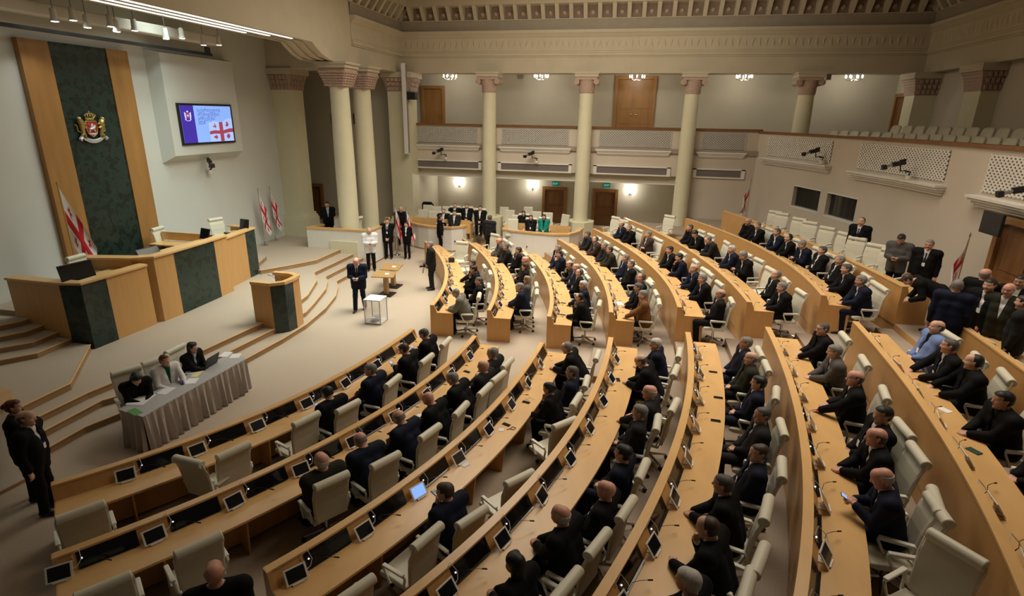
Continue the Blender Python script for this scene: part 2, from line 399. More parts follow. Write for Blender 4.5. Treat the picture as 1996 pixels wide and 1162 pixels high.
# ------------------------------------------------------------------ walls of the stage
XL = -15.5
struct(MB().box((XL-.15, 12.75, 4.6), (.3, 21.9, 9.2)).build('wall_left', wallw))
pa = thing('wall_feature_panel', 'tall green marble and oak panel on the white stage wall', 'wall panel', (XL, 14, ZD))
y0, y1, y2, y3 = onx(21, 73.4, XL)[1], onx(83, 81.5, XL)[1], onx(196.5, 94.9, XL)[1], onx(239, 99.5, XL)[1]
zt = onx(130, 86, XL)[2]
for nm, a, b_, mt_, th in (('oak_strip', y0, y1, wooddk, .16), ('marble_slab', y1, y2, marble, .13), ('oak_strip', y2, y3, wooddk, .16)):
    MB().box((th/2, (a+b_)/2-14, (zt-ZD)/2-.1), (th, b_-a-.012, zt-ZD+.2)).build(nm, mt_, pa)
# screen surround: a box standing out of the wall with slanted edges
XB = XL+.42
f = [onx(313, 121, XB), onx(455, 125, XB), onx(471, 292, XB), onx(342, 306.8, XB)]
yA, yB = (f[0][1]+f[3][1])/2, (f[1][1]+f[2][1])/2; zA, zB = (f[2][2]+f[3][2])/2, 7.75
b = MB()
o_ = .16
fr = [(XB, yA, zA), (XB, yB, zA), (XB, yB, zB), (XB, yA, zB)]
bk = [(XL, yA-o_, zA-.24), (XL, yB+o_, zA-.24), (XL, yB+o_, zB+.1), (XL, yA-o_, zB+.1)]
b.add(fr+bk, [(0, 1, 2, 3), (0, 4, 5, 1), (1, 5, 6, 2), (2, 6, 7, 3), (3, 7, 4, 0), (7, 6, 5, 4)])
struct(b.build('wall_screen_surround', wallw))
# television
t0, t1, t2 = onx(341.9, 201.8, XB), onx(447.6, 202.8, XB), onx(456.4, 276.2, XB)
ty0, ty1 = (t0[1]+onx(354.9, 285.2, XB)[1])/2, (t1[1]+t2[1])/2
tz1, tz0 = (t0[2]+t1[2])/2, (t2[2]+onx(354.9, 285.2, XB)[2])/2
tv = thing('television', 'wall-mounted flat television showing a red cross flag and text', 'television', (XB, (ty0+ty1)/2, tz0))
W_, H_ = ty1-ty0, tz1-tz0
b = MB().box((.03, 0, H_/2), (.06, W_, H_)); b.build('bezel', black, tv)
iw, ih = W_-.16, H_-.14
def scr(name, yy0, yy1, zz0, zz1, m_, x=.063, par=None):
    bb = MB(); bb.add([(x, yy0, zz0), (x, yy1, zz0), (x, yy1, zz1), (x, yy0, zz1), (x-.004, yy0, zz0), (x-.004, yy1, zz0), (x-.004, yy1, zz1), (x-.004, yy0, zz1)], [(0, 1, 2, 3), (4, 7, 6, 5), (0, 4, 5, 1), (1, 5, 6, 2), (2, 6, 7, 3), (3, 7, 4, 0)])
    return bb.build(name, m_, par)
mblue = mat('screen_indigo', (.02, .01, .1), .3, var=0, emit=(.045, .022, .33), estr=1.0)
mlight = mat('screen_sky', (.1, .2, .4), .3, var=0, emit=(.24, .40, .90), estr=1.0)
mfw = mat('screen_flag_white', (.2, .2, .4), .3, var=0, emit=(.36, .52, .88), estr=1.0)
mfr = mat('screen_flag_red', (.2, .05, .05), .3, var=0, emit=(.30, .035, .07), estr=1.0)
mtx = mat('screen_text', (.02, .02, .1), .3, var=0, emit=(.06, .06, .30), estr=1.0)
scrn = scr('screen', -iw/2, iw/2, .07, .07+ih, mlight, .065, tv)
scr('screen_band', -iw/2, -iw/2+iw*.245, .07, .07+ih, mblue, .070, scrn)
# flag on the screen: wavy grid with the cross
NU, NV = 26, 18
fy0, fy1 = -iw/2+iw*.50, iw/2-.005
P = []
for i in range(NU+1):
    u = i/NU; R_ = []
    for j in range(NV+1):
        v = j/NV
        zz = .075+ih*(.60*v*(.86+.2*u+.05*math.sin(u*9))) + ih*.0
        R_.append((.071, fy0+(fy1-fy0)*u, min(zz, .07+ih-.01)))
    P.append(R_)
def fpat(u, v):
    if abs(u-.5) < .085 or abs(v-.48) < .10: return 1
    for cu, cv in ((.24, .22), (.77, .22), (.24, .76), (.77, .76)):
        a_, c_ = abs(u-cu), abs(v-cv)
        if (a_ < .025 and c_ < .11) or (c_ < .04 and a_ < .075): return 1
    return 0
MB().grid(P, lambda i, j: fpat((i+.5)/NU, (j+.5)/NV), False).build('screen_flag', [mfw, mfr], scrn)
# small coat of arms and the lines of text
cy, cz = -iw/2+iw*.122, .07+ih*.73
b = MB()
for dy in (-1, 1):
    b.tube([(.074, cy+dy*.10, cz-.12), (.074, cy+dy*.115, cz-.02), (.074, cy+dy*.13, cz+.11)], [.014, .026, .016], 6).tube([(.074, cy+dy*.11, cz+.05), (.074, cy+dy*.07, cz+.06)], .01, 5)
b.tube([(.074, cy+.15*math.sin(a_), cz-.08-.09*math.cos(a_)) for a_ in np.linspace(-1.2, 1.2, 9)], .010, 6).ball((.074, cy, cz+.13), .03, 0, 8).ball((.078, cy, cz), .03, 0, 8)
b.build('screen_arms', mat('screen_arms_white', (.5, .5, .6), .3, var=0, emit=(.5, .55, .75), estr=1.0), scrn)
MB().add([(.076, cy-.065, cz+.08), (.076, cy+.065, cz+.08), (.076, cy+.06, cz-.06), (.076, cy, cz-.1), (.076, cy-.06, cz-.06)], [(0, 1, 2, 3, 4)]).build('screen_shield', mfr, scrn)
def text_mesh(name, body, size, m_, parent, M, extrude=.0):
    cu = D.curves.new(name, 'FONT'); cu.body = body; cu.size = size; cu.extrude = extrude; cu.resolution_u = 3
    o = D.objects.new(name, cu); COL.objects.link(o)
    dg = bpy.context.evaluated_depsgraph_get(); dg.update()
    me = D.meshes.new_from_object(o.evaluated_get(dg)); D.objects.remove(o)
    me.materials.clear(); me.materials.append(m_)
    me.transform(M)
    o = D.objects.new(name, me); COL.objects.link(o)
    if parent is not None: o.parent = parent
    return o
TXM = lambda y, z: Matrix(((0, 0, 1, .075), (1, 0, 0, y), (0, 1, 0, z), (0, 0, 0, 1)))
for k, (tx, ss) in enumerate((('\u10e1\u10d0\u10e5\u10d0\u10e0\u10d7\u10d5\u10d4\u10da\u10dd\u10e1', .155), ('\u10de\u10e0\u10d4\u10d6\u10d8\u10d3\u10d4\u10dc\u10e2\u10d8\u10e1', .155), ('\u10d0\u10e0\u10e9\u10d4\u10d5\u10dc\u10d4\u10d1\u10d8', .155), ('2024', .17))):
    text_mesh('screen_text', tx, ss, mtx, scrn, TXM(-iw/2+iw*.30, .07+ih*(.84-.115*k)))

# columns, pilasters ---------------------------------------------------------
def column(x, y, zb, zt_, r, turned=False):
    """cream shaft with base rings and a pink capital with volutes"""
    b = MB()
    b.lathe([(r*1.0, zb+.62), (r*.98, (zb+zt_)/2), (r*.90, zt_-.86)], (x, y, 0), 32)
    o = struct(b.build('column', cream)); par = o
    b = MB(); b.lathe([(r*1.5, zb), (r*1.5, zb+.30), (r*1.42, zb+.36), (r*1.3, zb+.38), (r*1.36, zb+.46), (r*1.28, zb+.54), (r*1.08, zb+.57), (r*1.06, zb+.63)], (x, y, 0), 32)
    b.build('column_base', cream, par)
    b = MB()
    b.lathe([(r*.94, zt_-.88), (r*1.0, zt_-.84), (r*1.02, zt_-.6), (r*1.2, zt_-.36), (r*1.25, zt_-.3)], (x, y, 0), 32)
    b.box((x, y, zt_-.26), (r*2.75, r*2.5, .12))
    for sx in (-1, 1):
        if turned:
            n_ = 6
            for k in range(n_):
                e = r*(1.0+.42*((k+.5)/n_)**1.3)
                if sx > 0: b.box((x, y, zt_-.85+.55*(k+.5)/n_), (2*e, 2*e, .55/n_+.002))
                for j in range(4):
                    o_ = (j-1.5)/4*2*e; b.box((x+sx*e, y+o_, zt_-.85+.55*(k+.5)/n_), (.05, e*.3, .06)); b.box((x+o_, y+sx*e, zt_-.85+.55*(k+.5)/n_), (e*.3, .05, .06))
            continue
        b.cyl((x+sx*r*1.28, y-r*1.22, zt_-.40), (x+sx*r*1.28, y+r*1.22, zt_-.40), r*.36, n=16)
        b.cyl((x+sx*r*1.28, y-r*1.30, zt_-.40), (x+sx*r*1.28, y+r*1.30, zt_-.40), r*.16, n=12)
    b.build('column_capital', pink, par)
    b = MB(); b.box((x, y, zt_-.13), (r*3.0, r*2.8, .14)); b.box((x, y, zt_-.03), (r*3.3, r*3.0, .08))
    b.build('column_abacus', stone, par)
    return o
ZB = 7.88
for x, zb in ((-7.03, .45), (-2.44, .45), (2.20, .30), (6.85, 4.60)):
    column(x, 27.3, zb, ZB+.02, .345)
    if zb < 4:
        struct(MB().prism([(x+.72*math.cos(a_), 27.3+.72*math.sin(a_)) for a_ in [math.pi/8+k*math.pi/4 for k in range(8)]], 0, zb+.72, 0).build('column_plinth', cream))
for y in (21.35, 23.25):
    column(-11.55, y, .45, ZB-.05, .40, True)
    struct(MB().box((-11.55, y, .5), (1.25, 1.25, .9)).build('column_plinth', cream))
def pilaster(x0, x1, y0, y1, zb, zt_, pw=.0):
    b = MB(); b.box(((x0+x1)/2, (y0+y1)/2, (zb+zt_)/2), (x1-x0, y1-y0, zt_-zb)); o = struct(b.build('column_pilaster', cream))
    b = MB()
    for e, za, zc in ((.16, zb, zb+.75), (.12, zb+.75, zb+.86), (.07, zb+.86, zb+.98)):
        b.box(((x0+x1)/2, (y0+y1)/2, (za+zc)/2), (x1-x0+2*e, y1-y0+2*e, zc-za))
    b.build('pilaster_base', cream, o)
    b = MB()
    xs, ys, n = (x0+x1)/2, (y0+y1)/2, 6
    for k in range(n):
        e0 = .03+.16*(k/n)**1.5
        b.box((xs, ys, zt_-.85+.62*(k+.5)/n), (x1-x0+2*e0, y1-y0+2*e0, .62/n+.001))
    # carved leaves standing proud of the capital
    for k in range(3):
        for j in range(5):
            yy = y0+(y1-y0)*(j+.5)/5; e = .05+.16*((k+.6)/3)**1.5
            b.box((x1+e, yy, zt_-.80+.2*k+.06), (.05, (y1-y0)/8, .14))
            xx = x0+(x1-x0)*(j+.5)/5
            b.box((xx, y0-e, zt_-.80+.2*k+.06), ((x1-x0)/8, .05, .14))
    b.build('pilaster_capital', pink, o)
    b = MB(); b.box((xs, ys, zt_-.12), (x1-x0+.46, y1-y0+.46, .24)); b.build('pilaster_abacus', stone, o)
    return o
pilaster(-15.5, -14.62, 22.75, 23.75, .6, 7.75)
pilaster(-11.95, -10.85, 26.75, 27.7, .0, ZB)
pilaster(10.75, 11.6, 26.8, 27.7, 4.6, ZB)
pilaster(11.0, 11.7, 22.6, 23.6, 4.6, ZB)
# side wall of the wing passage behind the twin columns
struct(MB().box((-15.4, 27.9, 4.5), (8.0, .3, 9)).build('wall_passage', wallb))
struct(MB().box((-19.3, 25.8, 4.5), (.3, 4.2, 9)).build('wall_passage', wallb))
struct(MB().box((-17.4, 23.75, 4.5), (3.6, .2, 9)).build('wall_passage', wallb))
struct(MB().box((-15.4, 25.9, .22), (8.0, 4.2, .44)).build('floor_passage', carpet))
struct(MB().box((-15.4, 25.9, 8.95), (8.0, 4.2, .1)).build('ceiling_passage', wallb))
# ------------------------------------------------------------------ doors
NDOOR = [0]
def door(x, y, z, wd, ht, rz=0.0, leaves=1, m_=None, deep=.0):
    """local: width along x (centred), faces -y, base at z"""
    m_ = m_ or doorwood
    NDOOR[0] += 1
    r = D.objects.new('door_%d' % NDOOR[0], None); COL.objects.link(r); r.location = (x, y, z); r.rotation_euler = (0, 0, rz); r['kind'] = 'structure'
    fw = .16
    b = MB()
    b.box((-wd/2+fw/2, -.04, ht/2), (fw, .16, ht)).box((wd/2-fw/2, -.04, ht/2), (fw, .16, ht)).box((0, -.04, ht-fw/2), (wd-2*fw, .16, fw))
    bevel(b.build('door_frame', wooddk if m_ is not doorwood else mat('door_frame_wood', (.30, .145, .05), .4, var=.15, scale=6), r), .012)
    lw = (wd-2*fw)/leaves
    for k in range(leaves):
        cx = -wd/2+fw+lw*(k+.5)
        b = MB(); b.box((cx, .0, (ht-fw)/2), (lw-.01, .05, ht-fw-.01))
        for (a, c) in ((.05, .30), (.33, .52), (.56, .92)):
            zz0, zz1 = (ht-fw)*a, (ht-fw)*c
            pw = lw*.68
            b.box((cx, -.03, (zz0+zz1)/2), (pw, .012, zz1-zz0-.06))
            for e in (-1, 1):
                b.box((cx+e*pw/2, -.033, (zz0+zz1)/2), (.025, .022, zz1-zz0-.035)); 
            b.box((cx, -.033, zz0+.02), (pw, .022, .025)).box((cx, -.033, zz1-.02), (pw, .022, .025))
        lf = b.build('door_leaf', m_, r)
        hb = MB(); hx = cx+(lw/2-.08)*(1 if k == 0 else -1)
        hb.cyl((hx, -.03, ht*.45), (hx, -.09, ht*.45), .012).cyl((hx, -.09, ht*.45-.0), (hx-.09*(1 if k == 0 else -1), -.09, ht*.45), .01)
        hb.build('door_handle', chrome, lf)
    return r
YB = 30.5                     # back wall behind the colonnade
# lower back wall with openings left as solid; door leaves stand against it
struct(MB().box((-3.2, YB+.15, 1.75), (17.5, .3, 3.5)).build('wall_back_lower', wallb))
struct(MB().box((-3.2, 29.2, .2), (17.5, 3.4, .4)).build('floor_back_corridor', carpet))
struct(MB().box((-3.2, 29.2, 3.48), (17.5, 3.0, .12)).build('ceiling_back_corridor', wallb))
for (xa, xb, zt_) in ((1058, 1106, 363), (1156, 1206, 367.5)):
    A, B = ony(xa, zt_, YB), ony(xb, zt_, YB)
    door((A[0]+B[0])/2, YB, .40, B[0]-A[0], A[2]-.40)
A, B = ony(597, 357, 27.7), ony(629, 358, 27.7)
door((A[0]+B[0])/2, 27.72, .44, B[0]-A[0], A[2]-.44)
# white side of the colonnade wall up to the curved gallery wall
struct(MB().box((3.95, 27.75, 2.9), (3.3, .3, 5.2)).build('wall_back_white', wallg))
struct(MB().box((-11.0, 29.0, 1.7), (.3, 3.0, 3.4)).build('wall_corridor_end', wallb))
struct(MB().box((2.4, 29.0, 1.7), (.3, 3.2, 3.4)).build('wall_corridor_end', wallb))

# ------------------------------------------------------------------ gallery front on the colonnade side
def lattice(nx, nz, wd, ht, th=.02):
    """diamond lattice: little pyramids between dark holes, as one pattern mesh, local x width, z height, faces -y"""
    b = MB()
    nb = max(1, int(wd/.3))
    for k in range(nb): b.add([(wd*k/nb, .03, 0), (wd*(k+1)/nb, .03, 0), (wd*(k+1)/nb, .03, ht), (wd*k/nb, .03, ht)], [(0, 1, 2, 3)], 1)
    dx, dz = wd/nx, ht/nz
    q = dx*.5
    for s in (1, -1):
        # diagonal bars
        k = -nz*2
        L = nx+nz*2
        n = int(wd/dx)+int(ht/dz)+2
        for k in range(-int(ht/dz)-1, int(wd/dx)+2):
            xa, za = k*dx, 0.0
            xb, zb = k*dx+ht*dx/dz, ht
            if s < 0: xa, xb = xb, xa
            # clip to the panel
            def clip(x0, z0, x1, z1):
                t0, t1 = 0.0, 1.0
                d = x1-x0
                for lim, sg in ((0, 1), (wd, -1)):
                    a0 = sg*(x0-lim); a1 = sg*(x1-lim)
                    if a0 < 0 and a1 < 0: return None
                    if a0 < 0: t0 = max(t0, a0/(a0-a1))
                    elif a1 < 0: t1 = min(t1, a0/(a0-a1))
                if t0 >= t1: return None
                return (x0+d*t0, z0+(z1-z0)*t0, x0+d*t1, z0+(z1-z0)*t1)
            c = clip(xa, za, xb, zb)
            if not c: continue
            x0, z0, x1, z1 = c
            w2 = dx*.20
            b.add([(x0-w2, 0, z0), (x0+w2, 0, z0), (x1+w2, 0, z1), (x1-w2, 0, z1), (x0-w2, .03, z0), (x0+w2, .03, z0), (x1+w2, .03, z1), (x1-w2, .03, z1)], [(0, 1, 2, 3), (0, 3, 7, 4), (1, 5, 6, 2)])
    return b
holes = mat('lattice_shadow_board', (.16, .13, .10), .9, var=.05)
YG = 27.6
RZ0, RZ1 = 3.41, 5.58
b = MB()
b.box((-3.0, YG+.2, (RZ0+.0+RZ1-.08)/2), (16.7, .4, RZ1-.08-RZ0)); struct(b.build('balcony_front', wallg))
struct(MB().box((-4.6, YG+.35, 3.2), (13.6, .3, .42)).build('trim_lintel', wallb))
struct(MB().box((-4.6, YG+.21, 3.02), (13.6, .08, .05)).build('trim_lintel_edge', white))
struct(MB().box((-3.0, YG+.15, RZ1-.04), (16.8, .5, .085)).build('trim_balcony_rail', woodrail))
struct(MB().box((-3.0, 29.1, 4.55), (17.0, 3.2, .2)).build('floor_gallery', carpet_d))
bays = [(800, 940, 806, 931), (970, 1117, 978, 1109), (1157, 1311, 1168, 1310), (1353, 1458, 1370, 1456)]
for k, (xa, xb, la, lb) in enumerate(bays):
    X0, X1 = ony(xa, 300, YG)[0], ony(xb, 300, YG)[0]
    l0, l1 = ony(la, 262, YG)[0], ony(lb, 262, YG)[0]
    zt_, zb_ = 5.40, 4.68
    nx = int((l1-l0)/.115)
    o = struct(lattice(nx, 7, l1-l0, zt_-zb_).build('trim_lattice_panel', [white, holes], None, (l0, YG-.04, zb_)))
    # moulded shelf under the lattice
    sh = MB()
    for (e, za, zc) in ((.17, 4.50, 4.56), (.13, 4.44, 4.50), (.09, 4.36, 4.44), (.04, 4.30, 4.36)):
        sh.box(((X0+X1)/2, YG-e/2, (za+zc)/2), (X1-X0-.16-2*(.17-e), e, zc-za))
    struct(sh.build('trim_balcony_shelf', white))
    v = thing('air_vent', 'long grey air vent grille on the balcony front, bay %s from the twin columns' % ORD[k+1], 'air vent', ((X0+X1)/2, YG, 3.62), 0, None)
    wv = X1-X0-.05
    fb = MB(); fb.box((0, -.02, .18), (wv, .08, .06)).box((0, -.02, -.19), (wv, .10, .06)).box((-wv/2+.08, -.02, 0), (.16, .08, .4)).box((wv/2-.08, -.02, 0), (.16, .08, .4))
    fb.build('vent_frame', white, v)
    gb = MB(); gb.box((0, 0, 0), (wv-.3, .02, .32), mi=0)
    for j in range(9): gb.box((0, -.012, -.13+.032*j), (wv-.3, .022, .012))
    gb.build('vent_grille', grille, v)
# upper back wall with doors
struct(MB().box((0, YB+.15, 6.6), (24, .3, 4.2)).build('wall_back_upper', wallb))
struct(MB().box((0, 29.3, 8.35), (24, 2.6, .1)).build('ceiling_gallery', wallb))
A, B = ony(821, 167, YB), ony(867, 167, YB)
door((A[0]+B[0])/2, YB, 4.65, B[0]-A[0], A[2]-4.65, m_=wooddk)
A, B = ony(1200, 148, YB), ony(1282, 148, YB)
door((A[0]+B[0])/2, YB, 4.65, B[0]-A[0], A[2]-4.65, leaves=2, m_=wooddk)
door(11.35, 29.2, 4.7, 1.5, 2.5, -math.pi/2, m_=doorwood)
struct(MB().box((11.6, 29, 6.6), (.3, 3.4, 4.2)).build('wall_gallery_end', wallb))

# ------------------------------------------------------------------ beam, cornice and coffers round the hall
XR, XLb = 11.1, -11.4
def run(p0, p1, inward, mitre0=0, mitre1=0, coffer=True):
    """beam from p0 to p1; inward = unit vector to the room"""
    p0, p1 = Vector((p0[0], p0[1], 0)), Vector((p1[0], p1[1], 0)); d = (p1-p0).normalized(); L = (p1-p0).length
    n = Vector((inward[0], inward[1], 0))
    prof = [(-.9, 7.88), (0, 7.88), (0, 8.56), (.05, 8.56), (.05, 8.60), (.10, 8.62), (.10, 8.72), (.06, 8.74), (.06, 8.80), (.03, 8.82), (.03, 9.36), (.10, 9.42), (.18, 9.5), (.24, 9.54), (.24, 9.66), (-.9, 9.66)]
    path = []
    b = MB()
    vs = []
    for (P, mt) in ((p0, mitre0), (p1, mitre1)):
        for o_, z in prof: vs.append(P+n*o_+d*(o_*mt)+Vector((0, 0, z)))
    k = len(prof)
    b.add(vs, [(i, (i+1) % k, k+(i+1) % k, k+i) for i in range(k)]+[tuple(range(k-1, -1, -1)), tuple(k+i for i in range(k))])
    # leaf ornament on the frieze
    m_ = int(L/.28)
    for i in range(m_):
        c = p0+d*(.2+(L-.4)*(i+.5)/m_)+n*.035
        a = 1 if i % 2 else -1
        q = [c+d*(-.09)+Vector((0, 0, 8.9 if a > 0 else 9.3)), c+d*.09+Vector((0, 0, 8.9 if a > 0 else 9.3)), c+Vector((0, 0, 9.3 if a > 0 else 8.9)), c+n*.035+Vector((0, 0, 9.1))]
        b.add(q, [(0, 1, 3), (1, 2, 3), (2, 0, 3)])
    struct(b.build('beam_cornice', stone))
    # grey cove band above
    vs = []
    prof = [(.0, 9.66), (.02, 9.66), (.04, 10.11), (-.3, 10.11), (-.3, 9.66)]
    for (P, mt) in ((p0, mitre0), (p1, mitre1)):
        for o_, z in prof: vs.append(P+n*o_+d*(o_*mt)+Vector((0, 0, z)))
    k = len(prof)
    b = MB().add(vs, [(i, (i+1) % k, k+(i+1) % k, k+i) for i in range(k)])
    struct(b.build('cove_band', stone_g))
    # coffers: cream ribs with dark panels and rosettes
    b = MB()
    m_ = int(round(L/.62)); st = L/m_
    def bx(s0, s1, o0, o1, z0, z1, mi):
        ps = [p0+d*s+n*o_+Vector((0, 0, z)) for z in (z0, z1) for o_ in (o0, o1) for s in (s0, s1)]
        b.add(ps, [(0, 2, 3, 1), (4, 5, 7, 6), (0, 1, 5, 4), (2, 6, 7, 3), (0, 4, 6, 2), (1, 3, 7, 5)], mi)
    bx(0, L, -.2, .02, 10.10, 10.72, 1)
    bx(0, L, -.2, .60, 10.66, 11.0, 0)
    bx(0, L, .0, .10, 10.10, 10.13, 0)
    for i in range(m_+1):
        c = i*st
        ps = []
        for s in (c-.085, c+.085):
            ps += [p0+d*s+Vector((0, 0, 10.12)), p0+d*s+n*.10+Vector((0, 0, 10.12)), p0+d*s+n*.50+Vector((0, 0, 10.66)), p0+d*s+Vector((0, 0, 10.66))]
        b.add(ps, [(0, 1, 2, 3), (4, 7, 6, 5), (0, 4, 5, 1), (1, 5, 6, 2), (2, 6, 7, 3)], 0)
        if i < m_:
            cc = p0+d*(c+st/2)+n*.05+Vector((0, 0, 10.36))
            b.cyl(cc-n*.03, cc+n*.05, .10, .07, 12, mi=2)
            b.cyl(cc+n*.05, cc+n*.07, .035, .03, 8, mi=2)
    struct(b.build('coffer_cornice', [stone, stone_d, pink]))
run((XLb, 27.3), (XR, 27.3), (0, -1), 1, -1)
run((XLb, 22.3), (XLb, 27.3), (1, 0), 0, -1)
run((XR, 27.3), (XR, 4.0), (-1, 0), 1, 0)
struct(MB().box((11.7, 15, 9.3), (.3, 26, 9.6)).build('wall_right', wallg))
# ceiling of the hall
struct(MB().box((0, 14, 11.3), (26, 30, .2)).build('ceiling', stone))
# upper gable between ceiling and coffers
struct(MB().box((0, 27.55, 10.6), (23.4, .3, 1.4)).build('wall_back_top', stone))

# ------------------------------------------------------------------ proscenium header with light strips
hb = MB()
def yzplate(b, x0, x1, poly):
    n = len(poly); vs = [(x0, y, z) for y, z in poly]+[(x1, y, z) for y, z in poly]
    b.add(vs, [tuple(range(n)), tuple(range(2*n-1, n-1, -1))]+[(i, (i+1) % n, n+(i+1) % n, n+i) for i in range(n)])
def hprof(up, yb): return [(1, 8.36+up), (19.4-up, 8.36+up), (19.6-up, 8.22+up), (20.0-up, 8.02+up), (20.5-up*.8, 7.88+up*.6), (yb, 7.83+up*.6), (yb, 9.6), (1, 9.6)]
yzplate(hb, XLb, XLb-.16, [(1, 8.36), (19.4, 8.36), (19.6, 8.22), (20.0, 8.02), (20.5, 7.88), (21.0, 7.83), (22.31, 7.83), (22.31, 11.3), (1, 11.3)])
for k in range(1, 4): yzplate(hb, XLb-.36*k, XLb-.36*k-.16, hprof(0, 24.2))
for k in range(3): yzplate(hb, XLb-.36*k-.16, XLb-.36*k-.36, hprof(.13, 24.2))
hb.box((XLb-.5, 24.9, 10.5), (.6, 5.6, 1.7))
struct(hb.build('beam_header', stone))
for k in range(3):
    s_ = thing('light_strip', ['outermost', 'middle', 'innermost'][k]+' long white light strip under the stage header', 'ceiling light', (XLb-.26-.36*k, 10, 8.47))
    yend = (18.6, 17.9, 17.2)[k]
    g = MB()
    n = 4
    for j in range(n):
        a = -6+(yend-10+6)*j/n; c = -6+(yend-10+6)*(j+1)/n
        g.box((0, (a+c)/2, -.10), (.075, c-a-.06, .03))
    g.build('diffuser', stripglow, s_)
    MB().box((0, (yend-16)/2, -.06), (.16, yend-4+0, .05)).build('housing', steel, s_)
# stage ceiling
sb = MB()
sb.box((-13.6, 12, 9.1), (4.2, 22, .15))
for x in (-12.6, -13.5, -14.4): sb.box((x, 12, 8.95), (.25, 22, .3))
struct(sb.build('ceiling_stage', stone))
struct(MB().box((-13.9, 23.4, 8.4), (4.0, 1.6, 1.3)).build('beam_stage_end', stone))
# projection screen casing with its black lower bar
pc = thing('projection_screen', 'rolled-up projection screen with long black bar above the stage panel', 'projection screen', (-14.6, 14, 8.0))
X_ = -14.6
ye = onx(410, 106, X_)[1]; zz = onx(300, 91, X_)[2]
bevel(MB().box((0, (ye+.35+4)/2-14, .30), (.34, ye+.35-4, .30)).build('casing', white, pc), .04, 3)
MB().box((.05, (ye+4)/2-14, zz-8.0), (.06, ye-4, .09)).box((.05, ye-14-.18, zz-8.0+.12), (.05, .22, .22)).build('weight_bar', black, pc)
for k, (px, py) in enumerate(((107, 42), (143, 40), (171, 54), (216, 52), (228, 62), (263, 60), (324, 76), (355, 75), (397, 88), (427, 88))):
    p = onx(px, py, -14.1)
    low = k % 2 == 0
    s_ = thing('spotlight', 'small white stage spotlight, %s from the far end of the row' % ORD[10-k], 'spotlight', p, 0, 'stage spotlights')
    MB().lathe([(.055, .30), (.07, .26), (.075, .10), (.10, 0), (.09, 0)], (0, 0, 0), 14).build('lamp_housing', white, s_)
    MB().cyl((0, 0, -.004), (0, 0, .012), .075, n=14).build('lamp_lens', lampglow, s_)
    MB().cyl((0, 0, .28), (0, 0, 9.03-p[2]), .012, n=6).build('stem', steel, s_)

# ------------------------------------------------------------------ curved gallery wall on the right
GC, GR = (-26.3, 13.0), 34.8
def arc(a): return (GC[0]+GR*math.cos(a), GC[1]+GR*math.sin(a))
def arcn(a): return (-math.cos(a), -math.sin(a))     # to the room
def arcpx(px, py):
    """where the sight line meets the curved wall"""
    d = ray(px, py); 
    A = d[0]**2+d[1]**2; B = -2*(d[0]*GC[0]+d[1]*GC[1]); C = GC[0]**2+GC[1]**2-GR**2
    t = (-B+math.sqrt(B*B-4*A*C))/(2*A)
    return math.atan2(d[1]*t-GC[1], d[0]*t-GC[0]), HC+d[2]*t
a0, a1 = math.asin(-6.0/GR), math.asin(14.62/GR)
def arcwall(name, aa, ab, z0, z1, off0, off1, mats, n=None):
    n = n or max(2, int(abs(ab-aa)*GR/.4))
    path = [(arc(aa+(ab-aa)*i/n), arcn(aa+(ab-aa)*i/n)) for i in range(n+1)]
    return MB().sweep(path, [(off0, z0), (off1, z0), (off1, z1), (off0, z1)]).build(name, mats)
wins = []
for (tl, tr, br, bl) in (((1547, 361), (1600, 372.5), (1592, 415), (1543, 401)), ((1612, 375), (1671.5, 388), (1662, 435), (1607, 420))):
    P4 = [arcpx(*q) for q in (tl, tr, br, bl)]
    al, ar = (P4[0][0]+P4[3][0])/2, (P4[1][0]+P4[2][0])/2
    zt_, zb_ = (P4[0][1]+P4[1][1])/2, (P4[2][1]+P4[3][1])/2
    wins.append((min(al, ar), max(al, ar), zb_, zt_))
wins.sort()
RT = 5.44
segs = [a0]+[v for w_ in wins for v in (w_[0], w_[1])]+[a1]
parts = []
for k in range(len(segs)-1):
    aa, ab = segs[k], segs[k+1]
    if k % 2 == 0: parts.append((aa, ab, 0, RT))
    else:
        w_ = wins[k//2]; parts += [(aa, ab, 0, w_[2]), (aa, ab, w_[3], RT)]
b = MB()
for (aa, ab, z0, z1) in parts:
    n = max(1, int(abs(ab-aa)*GR/.4))
    path = [(arc(aa+(ab-aa)*i/n), arcn(aa+(ab-aa)*i/n)) for i in range(n+1)]
    b.sweep(path, [(0, z0), (-.25, z0), (-.25, z1), (0, z1)])
struct(b.build('wall_gallery_curved', wallg))
for k, w_ in enumerate(wins):
    r = D.objects.new('window_%d' % (k+1), None); COL.objects.link(r); r['kind'] = 'structure'
    p = arc((w_[0]+w_[1])/2); r.location = (p[0], p[1], w_[2])
    n = 4
    path = [((arc(w_[0]+(w_[1]-w_[0])*i/n)[0]-p[0], arc(w_[0]+(w_[1]-w_[0])*i/n)[1]-p[1]), arcn(w_[0]+(w_[1]-w_[0])*i/n)) for i in range(n+1)]
    MB().sweep(path, [(-.17, 0), (-.19, 0), (-.19, w_[3]-w_[2]), (-.17, w_[3]-w_[2])]).build('window_pane', glass, r)
    f = MB(); hh = w_[3]-w_[2]
    f.sweep(path, [(.005, -.04), (-.2, -.04), (-.2, .02), (.005, .02)]).sweep(path, [(.005, hh-.02), (-.2, hh-.02), (-.2, hh+.03), (.005, hh+.03)])
    f.build('window_frame', white, r)
arcwall('trim_gallery_rail', a0, a1, RT-.02, RT+.07, .06, -.32, woodrail)['kind'] = 'structure'
